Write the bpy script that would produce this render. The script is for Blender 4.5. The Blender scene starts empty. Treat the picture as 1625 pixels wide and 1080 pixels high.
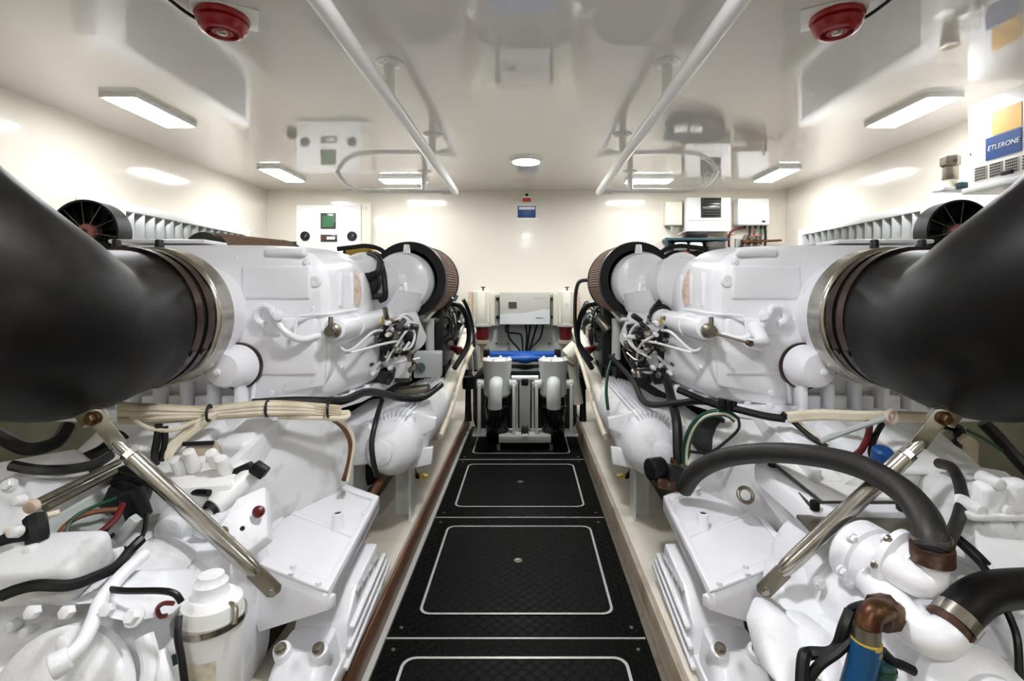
import bpy, bmesh, math, random
from mathutils import Vector, Matrix, Quaternion
random.seed(7)
SC = bpy.context.scene
COL = SC.collection
PI = math.pi

# ------------------------------------------------------------------ camera, exposure
EYE = 1.15
F, CX, CY = 800.0, 835.0, 462.0          # focal length and vanishing point, pixels of 1625x1080
cam = bpy.data.cameras.new('camera')
cam.sensor_fit = 'HORIZONTAL'; cam.sensor_width = 36.0
cam.lens = F / 1625 * 36
cam.shift_x = (812.5 - CX) / 1625
cam.shift_y = (CY - 540) / 1625
cam.clip_start = 0.05
co = bpy.data.objects.new('camera', cam); COL.objects.link(co)
co.location = (0, 0, EYE); co.rotation_euler = (PI / 2, 0, 0)
SC.camera = co
SC.view_settings.view_transform = 'Standard'
SC.view_settings.look = 'None'
SC.view_settings.gamma = 1.0
SC.view_settings.use_curve_mapping = False
SC.view_settings.exposure = 1.0
W = bpy.data.worlds.new('world'); SC.world = W; W.use_nodes = True
W.node_tree.nodes['Background'].inputs[0].default_value = (1, 1, 1, 1)
W.node_tree.nodes['Background'].inputs[1].default_value = 0.3
SC.cycles.max_bounces = 14; SC.cycles.diffuse_bounces = 8; SC.cycles.glossy_bounces = 5
LAMP = 26.0                              # radiance of the rectangular lamp diffusers
DOWN = 120.0                             # radiance of the round downlights

# room
D, HW, CEIL, REAR = 4.7, 2.42, 2.09, -1.6
OXR = -0.035                             # right hand machinery mirrors the left about x = OXR/2


def P(px, py, Y):
    return Vector(((px - CX) / F * Y, Y, EYE + (CY - py) / F * Y))


def PZ(px, py, z):
    Y = (EYE - z) * F / (py - CY)
    return Vector(((px - CX) / F * Y, Y, z))


# ------------------------------------------------------------------ materials
def lin(c):
    return tuple((v / 255 / 12.92) if v / 255 <= .04045 else ((v / 255 + .055) / 1.055) ** 2.4 for v in c) + (1,)


def mat(name, rgb, rough=.5, metal=0., coat=0., noise=None, bump=None, emit=None, spec=None, coat_rough=.05):
    m = bpy.data.materials.new(name); m.use_nodes = True
    nt = m.node_tree; b = nt.nodes['Principled BSDF']
    b.inputs['Base Color'].default_value = lin(rgb)
    b.inputs['Roughness'].default_value = rough
    b.inputs['Metallic'].default_value = metal
    b.inputs['Coat Weight'].default_value = coat
    b.inputs['Coat Roughness'].default_value = coat_rough
    if spec is not None: b.inputs['Specular IOR Level'].default_value = spec
    tc = nt.nodes.new('ShaderNodeTexCoord')
    if noise:                             # (scale, second colour, low, high)
        n = nt.nodes.new('ShaderNodeTexNoise'); n.inputs['Scale'].default_value = noise[0]
        n.inputs['Detail'].default_value = 5
        nt.links.new(tc.outputs['Object'], n.inputs['Vector'])
        r = nt.nodes.new('ShaderNodeMapRange')
        r.inputs[1].default_value = noise[2]; r.inputs[2].default_value = noise[3]
        nt.links.new(n.outputs['Fac'], r.inputs[0])
        x = nt.nodes.new('ShaderNodeMix'); x.data_type = 'RGBA'
        x.inputs[6].default_value = lin(rgb); x.inputs[7].default_value = lin(noise[1])
        nt.links.new(r.outputs[0], x.inputs[0])
        nt.links.new(x.outputs[2], b.inputs['Base Color'])
    if bump:                              # (scale, strength)
        n2 = nt.nodes.new('ShaderNodeTexNoise'); n2.inputs['Scale'].default_value = bump[0]
        n2.inputs['Detail'].default_value = 3
        nt.links.new(tc.outputs['Object'], n2.inputs['Vector'])
        bp = nt.nodes.new('ShaderNodeBump'); bp.inputs['Strength'].default_value = bump[1]
        bp.inputs['Distance'].default_value = .004
        nt.links.new(n2.outputs['Fac'], bp.inputs['Height'])
        nt.links.new(bp.outputs[0], b.inputs['Normal'])
    if emit:
        b.inputs['Emission Color'].default_value = lin(emit[0])
        b.inputs['Emission Strength'].default_value = emit[1]
    return m


M = {
    'wall': mat('wall gloss cream', (226, 220, 206), .13, coat=.3),
    'ceil': mat('ceiling gloss cream', (236, 233, 228), .08, coat=.7, coat_rough=.02),
    'paint': mat('white engine enamel', (243, 243, 247), .3, coat=.25, noise=(6, (236, 237, 241), .4, .75), bump=(45, .12)),
    'cast': mat('white enamel on rough casting', (238, 239, 242), .42, coat=.1, noise=(11, (196, 195, 190), .55, .82), bump=(90, .35)),
    'grime': mat('white enamel with grime', (222, 223, 223), .42, noise=(10, (160, 156, 146), .52, .8), bump=(60, .25)),
    'bed': mat('cream gelcoat', (226, 219, 205), .35, noise=(5, (206, 198, 182), .45, .8)),
    'edgebrown': mat('brown bed edge', (112, 74, 48), .45, noise=(14, (92, 58, 36), .4, .7)),
    'tan': mat('tan painted edge', (178, 166, 146), .4, noise=(8, (140, 120, 98), .5, .75)),
    'rubber': mat('black rubber', (12, 11, 10), .46, noise=(4.5, (52, 49, 43), .52, .8), bump=(10, .5), spec=.2),
    'hose': mat('ribbed grey rubber hose', (36, 34, 30), .5, noise=(20, (22, 20, 18), .4, .7), bump=(120, .2)),
    'black': mat('black plastic', (9, 10, 11), .42, spec=.35),
    'blackg': mat('black gloss', (10, 11, 12), .15),
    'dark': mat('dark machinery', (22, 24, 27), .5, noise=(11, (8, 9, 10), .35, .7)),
    'steel': mat('stainless steel', (196, 192, 184), .22, metal=1., noise=(30, (170, 165, 155), .3, .8)),
    'dull': mat('dull steel', (150, 143, 130), .4, metal=1., noise=(18, (110, 98, 80), .5, .8)),
    'grey': mat('grey painted steel', (176, 176, 170), .4),
    'filt': mat('brown pleated filter paper', (140, 116, 98), .85, noise=(60, (118, 96, 80), .35, .65)),
    'rust': mat('rusty clamp', (70, 40, 30), .6, metal=.3, noise=(25, (126, 110, 92), .5, .7)),
    'clamp': mat('dark chrome clamp', (88, 72, 66), .25, metal=.9, noise=(14, (50, 36, 30), .4, .7)),
    'shadetone': mat('olive shade tone', (128, 126, 104), .5, noise=(4, (104, 102, 82), .4, .7)),  # shade of the lower walls and bilge put into the colour
    'brass': mat('brass', (112, 88, 56), .4, metal=.8, noise=(22, (76, 44, 30), .4, .6)),
    'red': mat('red plastic', (158, 12, 24), .3, coat=.3),
    'darkred': mat('dark red bowl', (92, 16, 15), .35),
    'pink': mat('faded red boss', (172, 104, 102), .5),
    'blue': mat('blue paint', (16, 78, 160), .4),
    'hoseblue': mat('blue hose', (8, 74, 120), .45, bump=(150, .3)),
    'signblue': mat('blue label', (18, 68, 132), .4),
    'green': mat('green wire', (20, 70, 46), .4),
    'copper': mat('brown wire', (112, 70, 38), .4, noise=(40, (72, 42, 22), .4, .7)),
    'wire': mat('cream cable', (226, 216, 194), .45, noise=(12, (196, 182, 152), .5, .8)),
    'wirered': mat('red wire', (92, 24, 20), .4),
    'yellow': mat('yellow label', (226, 178, 74), .5),
    'yel2': mat('yellow paint', (196, 168, 60), .4),
    'white': mat('white plastic', (244, 244, 242), .35, coat=.1),
    'boxgrey': mat('warm grey enclosure', (186, 184, 174), .35),
    'boxlight': mat('light grey enclosure', (212, 216, 212), .3),
    'greybox': mat('grey green junction box', (176, 182, 178), .45),
    'cream': mat('cream canister', (226, 222, 204), .4),
    'vane': mat('grey louvre', (186, 190, 188), .3, metal=.3),
    'wire2': mat('tan cable', (200, 186, 158), .45, noise=(12, (172, 156, 128), .5, .8)),
    'gap': mat('dark louvre backing', (120, 122, 120), .6),
    'orange': mat('orange cover', (196, 66, 26), .4),
    'wrap': mat('beige heat wrap', (222, 200, 182), .7, noise=(50, (190, 160, 140), .4, .7)),
    'line': mat('silver hatch line', (205, 205, 200), .35, metal=.2),
    'lcd': mat('lcd green', (40, 90, 56), .3, emit=((70, 190, 110), .06)),
    'teal': mat('teal tray', (44, 74, 80), .4),
    'lamp': mat('lamp diffuser', (255, 255, 255), .4, emit=((250, 251, 255), LAMP)),
    'downlamp': mat('downlight diffuser', (255, 255, 255), .4, emit=((250, 251, 255), DOWN)),
    'glassgrey': mat('smoked display', (70, 68, 62), .2),
    'label': mat('paper label', (222, 214, 190), .6, noise=(40, (176, 178, 176), .5, .7)),
}


def diamond_plate():
    m = mat('black diamond plate', (7, 8, 8), .5, spec=.1)
    nt = m.node_tree; b = nt.nodes['Principled BSDF']
    tc = nt.nodes.new('ShaderNodeTexCoord')
    hs = []
    for ang, off in ((PI / 4, 0), (-PI / 4, .5)):
        mp = nt.nodes.new('ShaderNodeMapping'); mp.inputs['Rotation'].default_value = (0, 0, ang)
        mp.inputs['Scale'].default_value = (32, 32, 0); mp.inputs['Location'].default_value = (off, off, 0)
        nt.links.new(tc.outputs['Object'], mp.inputs[0])
        fr = nt.nodes.new('ShaderNodeVectorMath'); fr.operation = 'FRACTION'
        nt.links.new(mp.outputs[0], fr.inputs[0])
        sb = nt.nodes.new('ShaderNodeVectorMath'); sb.operation = 'SUBTRACT'; sb.inputs[1].default_value = (.5, .5, 0)
        nt.links.new(fr.outputs[0], sb.inputs[0])
        ml = nt.nodes.new('ShaderNodeVectorMath'); ml.operation = 'MULTIPLY'; ml.inputs[1].default_value = (1, 3.2, 0)
        nt.links.new(sb.outputs[0], ml.inputs[0])
        ln = nt.nodes.new('ShaderNodeVectorMath'); ln.operation = 'LENGTH'
        nt.links.new(ml.outputs[0], ln.inputs[0])
        r = nt.nodes.new('ShaderNodeMapRange'); r.inputs[1].default_value = .5; r.inputs[2].default_value = .3
        nt.links.new(ln.outputs['Value'], r.inputs[0]); hs.append(r)
    mx = nt.nodes.new('ShaderNodeMath'); mx.operation = 'MAXIMUM'
    nt.links.new(hs[0].outputs[0], mx.inputs[0]); nt.links.new(hs[1].outputs[0], mx.inputs[1])
    bp = nt.nodes.new('ShaderNodeBump'); bp.inputs['Strength'].default_value = .6; bp.inputs['Distance'].default_value = .003
    nt.links.new(mx.outputs[0], bp.inputs['Height']); nt.links.new(bp.outputs[0], b.inputs['Normal'])
    return m


M['plate'] = diamond_plate()

# ------------------------------------------------------------------ mesh builder
LEFT = lambda v: v
RIGHT = lambda v: Vector((-v[0] + OXR, v[1], v[2]))
XF = {'left': LEFT, 'right': RIGHT}


def frame(axis):
    a = Vector(axis).normalized()
    t = Vector((0, 0, 1)) if abs(a.z) < .9 else Vector((1, 0, 0))
    u = a.cross(t).normalized(); w = u.cross(a).normalized()
    return a, u, w


def smooth_path(pts, per=6):
    pts = [Vector(p) for p in pts]
    if len(pts) < 3: return pts
    out = []
    for i in range(len(pts) - 1):
        p0 = pts[max(i - 1, 0)]; p1 = pts[i]; p2 = pts[i + 1]; p3 = pts[min(i + 2, len(pts) - 1)]
        for k in range(per):
            t = k / per
            out.append(.5 * ((2 * p1) + (p2 - p0) * t + (2 * p0 - 5 * p1 + 4 * p2 - p3) * t * t + (3 * p1 - p0 - 3 * p2 + p3) * t ** 3))
    out.append(pts[-1])
    return out


class MB:
    def __init__(self, xf=LEFT):
        self.v = []; self.f = []; self.xf = xf

    def add(self, vs, fs):
        o = len(self.v)
        self.v += [self.xf(Vector(v)) for v in vs]
        self.f += [tuple(i + o for i in f) for f in fs]
        return self

    def _bm(self, bm):
        bm.verts.index_update()
        self.add([v.co.copy() for v in bm.verts], [[v.index for v in f.verts] for f in bm.faces]); bm.free()
        return self

    def box(self, c, s, rot=(0, 0, 0), bevel=0., seg=2):
        bm = bmesh.new(); bmesh.ops.create_cube(bm, size=1)
        bmesh.ops.scale(bm, vec=s, verts=bm.verts)
        if bevel: bmesh.ops.bevel(bm, geom=bm.edges[:], offset=min(bevel, min(s) * .49), segments=seg, affect='EDGES', profile=.5)
        from mathutils import Euler
        bmesh.ops.transform(bm, matrix=Matrix.Translation(Vector(c)) @ Euler(rot).to_matrix().to_4x4(), verts=bm.verts)
        return self._bm(bm)

    def span(self, a, b, bevel=0., seg=2):            # box between two corners
        a = Vector(a); b = Vector(b)
        return self.box((a + b) / 2, [abs(b[i] - a[i]) for i in range(3)], bevel=bevel, seg=seg)

    def lathe(self, p, axis, prof, n=24, cap=True):    # prof [(t, r)]
        a, u, w = frame(axis); p = Vector(p); vs = []; fs = []
        for t, r in prof:
            for k in range(n):
                g = 2 * PI * k / n
                vs.append(p + a * t + (u * math.cos(g) + w * math.sin(g)) * r)
        m = len(prof)
        for i in range(m - 1):
            for k in range(n):
                k2 = (k + 1) % n
                fs.append((i * n + k, i * n + k2, (i + 1) * n + k2, (i + 1) * n + k))
        if cap:
            fs.append(tuple(range(n))); fs.append(tuple((m - 1) * n + k for k in range(n)))
        return self.add(vs, fs)

    def cyl(self, p0, p1, r0, r1=None, n=20, bevel=0.):
        p0 = Vector(p0); p1 = Vector(p1); d = p1 - p0; L = d.length; r1 = r0 if r1 is None else r1
        if bevel:
            pr = [(0, r0 - bevel), (bevel * .3, r0 - bevel * .3), (bevel, r0), (L - bevel, r1), (L - bevel * .3, r1 - bevel * .3), (L, r1 - bevel)]
        else:
            pr = [(0, r0), (L, r1)]
        return self.lathe(p0, d, pr, n)

    def ring(self, p, axis, r_in, r_out, L, n=40):     # hollow band starting at p
        pr = [(0, r_in), (0, r_out), (L, r_out), (L, r_in), (0, r_in)]
        return self.lathe(p, axis, pr, n, cap=False)

    def torus(self, p, axis, R, r, n=32, k=10, a0=0., a1=2 * PI):
        a, u, w = frame(axis); p = Vector(p)
        full = abs(a1 - a0 - 2 * PI) < 1e-6
        pts = [p + (u * math.cos(a0 + (a1 - a0) * i / n) + w * math.sin(a0 + (a1 - a0) * i / n)) * R for i in range(n + (0 if full else 1))]
        return self.tube(pts, r, k, per=0, closed=full)

    def tube(self, pts, r, n=10, per=6, closed=False):
        pts = [Vector(p) for p in pts]
        k0 = len(pts)
        if per: pts = smooth_path(pts, per)
        m = len(pts)
        rs = r if isinstance(r, (list, tuple)) else [r] * k0
        def rad(i):
            t = i / max(m - 1, 1) * (len(rs) - 1); j = min(int(t), len(rs) - 2) if len(rs) > 1 else 0
            return rs[0] if len(rs) == 1 else rs[j] + (rs[j + 1] - rs[j]) * (t - j)
        vs = []; fs = []; u = None
        for i, p in enumerate(pts):
            if closed: d = pts[(i + 1) % m] - pts[i - 1]
            else: d = pts[min(i + 1, m - 1)] - pts[max(i - 1, 0)]
            if d.length < 1e-9: d = Vector((0, 1, 0))
            d.normalize()
            if u is None: _, u, _ = frame(d)
            u = (u - d * u.dot(d))
            if u.length < 1e-6: _, u, _ = frame(d)
            u.normalize(); w = d.cross(u)
            for k in range(n):
                g = 2 * PI * k / n
                vs.append(p + (u * math.cos(g) + w * math.sin(g)) * rad(i))
        for i in range(m if closed else m - 1):
            for k in range(n):
                k2 = (k + 1) % n; i2 = (i + 1) % m
                fs.append((i * n + k, i * n + k2, i2 * n + k2, i2 * n + k))
        if not closed:
            fs.append(tuple(range(n))); fs.append(tuple((m - 1) * n + k for k in range(n)))
        return self.add(vs, fs)

    def prism(self, poly, vec, bevel=0.):
        poly = [Vector(p) for p in poly]; vec = Vector(vec); n = len(poly)
        bm = bmesh.new()
        a = [bm.verts.new(p) for p in poly]; b = [bm.verts.new(p + vec) for p in poly]
        bm.faces.new(a); bm.faces.new(b[::-1])
        for i in range(n): bm.faces.new((a[i], a[(i + 1) % n], b[(i + 1) % n], b[i]))
        bmesh.ops.recalc_face_normals(bm, faces=bm.faces)
        if bevel: bmesh.ops.bevel(bm, geom=bm.edges[:], offset=bevel, segments=2, affect='EDGES', profile=.5)
        return self._bm(bm)

    def loft(self, secs, n=40, axis='y'):              # secs (t, a, b, half a, half b, exponent): superellipse sections
        vs = []; fs = []
        for t, ca, cb, ha, hb, e in secs:
            for k in range(n):
                g = 2 * PI * (k + .5) / n; c = math.cos(g); s = math.sin(g)
                A = ca + ha * math.copysign(abs(c) ** (2 / e), c); B = cb + hb * math.copysign(abs(s) ** (2 / e), s)
                vs.append({'y': (A, t, B), 'z': (A, B, t), 'x': (t, A, B)}[axis])
        m = len(secs)
        for i in range(m - 1):
            for k in range(n):
                k2 = (k + 1) % n
                fs.append((i * n + k, i * n + k2, (i + 1) * n + k2, (i + 1) * n + k))
        fs.append(tuple(range(n))); fs.append(tuple((m - 1) * n + k for k in range(n)))
        return self.add(vs, fs)

    def bolt(self, p, axis, r=.011, h=.009):
        a = Vector(axis).normalized(); p = Vector(p)
        self.lathe(p - a * .003, a, [(0, r * 1.35), (.005, r * 1.35)], 12)
        return self.lathe(p, a, [(0, r), (h * .8, r), (h, r * .8)], 6)


OFF = {}


def setp(o, **kw):
    for k, v in kw.items():
        if v is not None: o[k] = v
    return o


def build(name, mb, m, parent=None, label=None, cat=None, group=None, kind=None, sharp=35):
    me = bpy.data.meshes.new(name)
    if parent is None:
        xs = [v.x for v in mb.v]; ys = [v.y for v in mb.v]; zs = [v.z for v in mb.v]
        off = Vector(((min(xs) + max(xs)) / 2, (min(ys) + max(ys)) / 2, min(zs)))
    else:
        off = OFF[parent.name]
    me.from_pydata([v - off for v in mb.v], [], mb.f)
    bm = bmesh.new(); bm.from_mesh(me)
    bmesh.ops.recalc_face_normals(bm, faces=bm.faces); bm.to_mesh(me); bm.free()
    me.shade_smooth(); me.set_sharp_from_angle(angle=math.radians(sharp))
    me.materials.append(M[m])
    o = bpy.data.objects.new(name, me); COL.objects.link(o)
    if parent is None: o.location = off
    else: o.parent = parent
    OFF[o.name] = off
    setp(o, label=label, category=cat, group=group, kind=kind)
    return o


def thing(name, label, cat, loc, group=None):
    o = bpy.data.objects.new(name, None); COL.objects.link(o)
    o.empty_display_size = .05
    o.location = loc; OFF[o.name] = Vector(loc)
    setp(o, label=label, category=cat, group=group)
    return o


def copy_thing(src, loc, label=None):
    r = src.copy(); COL.objects.link(r); r.location = loc
    if label: r['label'] = label
    for ch in src.children:
        c = ch.copy(); COL.objects.link(c); c.parent = r
        for g in ch.children:
            d = g.copy(); COL.objects.link(d); d.parent = c
    return r


def text_part(name, body, size, loc, xdir, ydir, m, parent, label=None, shear=0.):
    cu = bpy.data.curves.new(name, 'FONT'); cu.body = body; cu.size = size; cu.extrude = .0006
    cu.align_x = 'CENTER'; cu.align_y = 'CENTER'; cu.shear = shear
    t = bpy.data.objects.new('temporary', cu); COL.objects.link(t)
    me = bpy.data.meshes.new_from_object(t.evaluated_get(bpy.context.evaluated_depsgraph_get()))
    bpy.data.objects.remove(t)
    x = Vector(xdir).normalized(); y = Vector(ydir).normalized(); z = x.cross(y)
    R = Matrix((x, y, z)).transposed().to_4x4()
    me.transform(Matrix.Translation(Vector(loc) - OFF[parent.name]) @ R)
    me.materials.clear(); me.materials.append(M[m])
    o = bpy.data.objects.new(name, me); COL.objects.link(o); o.parent = parent
    if label: o['label'] = label
    return o


# ================================================================== ROOM SHELL
def struct(name, mb, m, parent=None):
    return build(name, mb, m, parent, kind='structure')


floor = struct('floor', MB().span((-HW, REAR, -.2), (HW, D, -.12)), 'shadetone')  # bilge floor toned down so gaps between the machinery look dark
struct('ceiling', MB().span((-HW - .1, REAR - .1, CEIL), (HW + .1, D + .1, CEIL + .08)), 'ceil')
struct('wall_left', MB().span((-HW - .08, REAR, -.2), (-HW, D, CEIL)), 'wall')
struct('wall_right', MB().span((HW, REAR, -.2), (HW + .08, D, CEIL)), 'wall')
struct('wall_back', MB().span((-HW - .08, D, -.2), (HW + .08, D + .08, CEIL)), 'wall')
struct('wall_front', MB().span((-HW - .08, REAR - .08, -.2), (HW + .08, REAR, CEIL)), 'wall')

struct('trim_9', MB().span((-HW + .0005, REAR, -.11), (-HW + .03, D - .01, .98)), 'shadetone')  # added sheets on the lower walls, olive tone stands for shade
struct('trim_10', MB().span((HW - .03, REAR, -.11), (HW - .0005, D - .01, .98)), 'shadetone')

# engine beds
AL, AR = -.497, .43                      # aisle edges
n = 0
for x0, x1 in ((AL - .24, AL), (AR, AR + .24), (-1.66, -1.42), (1.385, 1.625)):
    n += 1
    struct('trim_%d' % n, MB().span((x0, .1, -.12), (x1, D, .125), bevel=.004), 'bed')
struct('trim_5', MB().span((AL, .1, .0), (AL + .012, 4.35, .105), bevel=.003), 'edgebrown')  # brown inner edge, left bed only
struct('trim_6', MB().span((AR - .012, .1, .0), (AR, 4.35, .105), bevel=.003), 'tan')
struct('trim_7', MB().span((AL + .0125, .1, -.004), (AL + .032, 4.2, .006)), 'line')
struct('trim_8', MB().span((AR - .032, .1, -.004), (AR - .0125, 4.2, .006)), 'dull')

# floor plates with hatches
seams = [.25, .79, 1.672, 2.566, 3.45, 4.3]
for i in range(len(seams) - 1):
    y0, y1 = seams[i] + .003, seams[i + 1] - .003
    pl = build('floor_plate', MB().span((AL + .034, y0, -.03), (AR - .034, y1, 0), bevel=.002), 'plate', floor)
    cxp = -.035
    h0, h1, hw = y0 + .12, y1 - .1, .345
    if i == 1: h1 = y1 - .09
    build('hatch_lid', MB().prism([(cxp - hw, h0, .0005), (cxp + hw, h0, .0005), (cxp + hw, h1, .0005), (cxp - hw, h1, .0005)], (0, 0, .002)), 'plate', pl)
    m = MB()
    def rr(hw, a, b, r):
        out = []
        for cx_, cy_, a0 in ((cxp + hw - r, a + r, -PI / 2), (cxp + hw - r, b - r, 0), (cxp - hw + r, b - r, PI / 2), (cxp - hw + r, a + r, PI)):
            for k in range(5):
                g = a0 + PI / 2 * k / 4; out.append((cx_ + r * math.cos(g), cy_ + r * math.sin(g), .0035))
        return out
    w = .0048
    o_ = rr(hw + w, h0 - w, h1 + w, .04); i_ = rr(hw - w, h0 + w, h1 - w, .034)
    k = len(o_)
    m.add(o_ + i_, [(j, (j + 1) % k, k + (j + 1) % k, k + j) for j in range(k)])
    build('hatch_edging', m, 'line', pl)
    m = MB().lathe((cxp, (h0 + h1) / 2 + .02, .002), (0, 0, 1), [(0, .018), (.003, .018), (.004, .014), (.003, .011), (.003, .0)], 20)
    build('flush_latch', m, 'dull', pl)
    for sx in (AL + .07, AR - .07):
        for sy in (y0 + .05, y1 - .05):
            build('screw', MB().lathe((sx, sy, 0), (0, 0, 1), [(0, .007), (.002, .006)], 10), 'dull', pl)
    if i:
        build('seam_strip', MB().span((AL + .034, seams[i] - .0028, -.02), (AR - .034, seams[i] + .0028, .0012)), 'line', pl)

# ================================================================== CEILING FIXTURES
def ceiling_light(cx, cy, lx, ly, label):
    t = thing('ceiling_light', label, 'ceiling light', (cx, cy, CEIL), 'rectangular ceiling lights')
    m = MB(); f = .012
    for a, b in (((cx - lx / 2 - f, cy - ly / 2 - f), (cx - lx / 2, cy + ly / 2 + f)), ((cx + lx / 2, cy - ly / 2 - f), (cx + lx / 2 + f, cy + ly / 2 + f)),
                 ((cx - lx / 2, cy - ly / 2 - f), (cx + lx / 2, cy - ly / 2)), ((cx - lx / 2, cy + ly / 2), (cx + lx / 2, cy + ly / 2 + f))):
        m.span((a[0], a[1], CEIL - .024), (b[0], b[1], CEIL - .0005))
    build('frame', m, 'white', t)
    build('diffuser', MB().span((cx - lx / 2 + .001, cy - ly / 2 + .001, CEIL - .03), (cx + lx / 2 - .001, cy + ly / 2 - .001, CEIL - .001), bevel=.004), 'lamp', t)


ceiling_light(-1.93, 2.6, .15, .42, 'rectangular white ceiling light near the left wall, above the black fan')
ceiling_light(-1.93, 4.0, .15, .42, 'rectangular white ceiling light in the far left corner of the ceiling')
ceiling_light(-1.02, 4.2, .36, .15, 'crosswise rectangular ceiling light inside the left rail loop')
ceiling_light(1.02, 4.2, .36, .15, 'crosswise rectangular ceiling light inside the right rail loop')
ceiling_light(1.98, 4.0, .15, .42, 'rectangular white ceiling light above the white boxes in the far right corner')
ceiling_light(1.98, 2.6, .15, .42, 'rectangular white ceiling light beside the labelled wall cabinet on the right')
for sx, side in ((-1.93, 'left'), (1.98, 'right')):
    ceiling_light(sx, -.4, .15, .42, 'unseen rectangular ceiling light added behind the viewer on the %s side' % side)  # out of view, added to brighten the room, side rows continued


def round_light(cx, cy, label):
    t = thing('round_ceiling_light', label, 'ceiling light', (cx, cy, CEIL))
    build('bezel', MB().lathe((cx, cy, CEIL - .0005), (0, 0, -1), [(0, .118), (.012, .118), (.02, .098), (.012, .092), (0, .09)], 36, cap=False), 'white', t)
    build('diffuser', MB().lathe((cx, cy, CEIL - .001), (0, 0, -1), [(0, .09), (.008, .09), (.014, .05)], 36), 'downlamp', t)


round_light(0, 3.6, 'round white ceiling downlight over the aisle in front of the back wall')
round_light(0, 1.0, 'unseen round white ceiling downlight added over the near end of the aisle')  # out of view, added to light the engines
round_light(0, -.7, 'unseen round white ceiling downlight added behind the viewer')  # also out of view, added for the engine whites

# overhead grab rails
for side in ('left', 'right'):
    xf = LEFT if side == 'left' else (lambda v: Vector((.016 - v[0], v[1], v[2])))
    z = EYE + .79
    t = thing('overhead_rail', 'white tubular grab rail hung under the ceiling along the %s side of the aisle' % side, 'rail', xf(Vector((-.55, 3, CEIL))), 'overhead rails')
    xr = -.562
    r = .028
    m = MB(xf).tube([(xr + .005, -.3, z), (xr, 1, z), (xr, 2.2, z), (xr, 3.9, z), (xr - .03, 3.955, z), (xr - .1, 3.96, z)], r, 14, per=5)
    build('rail', m, 'white', t)
    m = MB(xf).tube([(xr - .08, 3.96, z), (-.9, 3.96, z), (-1.22, 3.96, z), (-1.34, 3.96, z + .015), (-1.43, 3.96, z + .07), (-1.475, 3.96, z + .14), (-1.48, 3.96, CEIL)], r * .65, 14, per=5)
    build('end_loop', m, 'white', t)
    for yy, xx in ((2.07, xr), (3.02, xr), (3.96, -.8)):
        build('stanchion', MB(xf).cyl((xx, yy, z), (xx, yy, CEIL - .004), .022, n=16), 'white', t)
        fl = build('flange', MB(xf).lathe((xx, yy, CEIL), (0, 0, -1), [(0, .055), (.006, .055), (.012, .03), (.016, .024)], 24), 'white', t)
        m = MB(xf)
        for k in range(3):
            g = k * 2 * PI / 3 + .4; m.lathe((xx + .042 * math.cos(g), yy + .042 * math.sin(g), CEIL - .005), (0, 0, -1), [(0, .006), (.004, .005)], 8)
        build('flange_screws', m, 'dull', fl)
        fl.children[0]['kind'] = 'stuff'

# red alarm sounders
for side, px, py in (('left', 353, 37), ('right', 1328, 40)):
    c = P(px, py, 1.7); c.z = CEIL
    t = thing('alarm_sounder', 'round red alarm sounder on the ceiling at the upper %s' % side, 'alarm', c, 'red alarm sounders')
    s = -1 if side == 'left' else 1
    build('mounting_plate', MB().box((c.x - s * .01, c.y + .0, CEIL - .006), (.2, .15, .011), (0, 0, -s * .5), bevel=.003), 'white', t)
    h = build('horn_body', MB().lathe((c.x, c.y, CEIL - .01), (0, 0, -1), [(0, .08), (.012, .084), (.02, .08), (.022, .072), (.03, .078), (.036, .074), (.052, .07), (.06, .062), (.063, .05), (.05, .046), (.05, .036), (.06, .032), (.06, .02), (.05, .016), (.05, 0)], 40, cap=False), 'red', t)
    m = MB()
    for k in range(8):
        g = k * PI / 4; m.box((c.x + .043 * math.cos(g), c.y + .043 * math.sin(g), CEIL - .0655), (.014, .004, .004), (0, 0, g))
    build('grille_bars', m, 'darkred', h); h.children[0]['kind'] = 'stuff'
    build('centre_cap', MB().lathe((c.x, c.y, CEIL - .066), (0, 0, -1), [(0, .02), (.006, .016), (.008, .005)], 16), 'steel', h)
    build('cable', MB().tube([(c.x + s * .07, c.y, CEIL - .03), (c.x + s * .1, c.y - .06, CEIL - .02), (c.x + s * .11, c.y - .3, CEIL - .012)], .006, 8), 'black', t)

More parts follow.
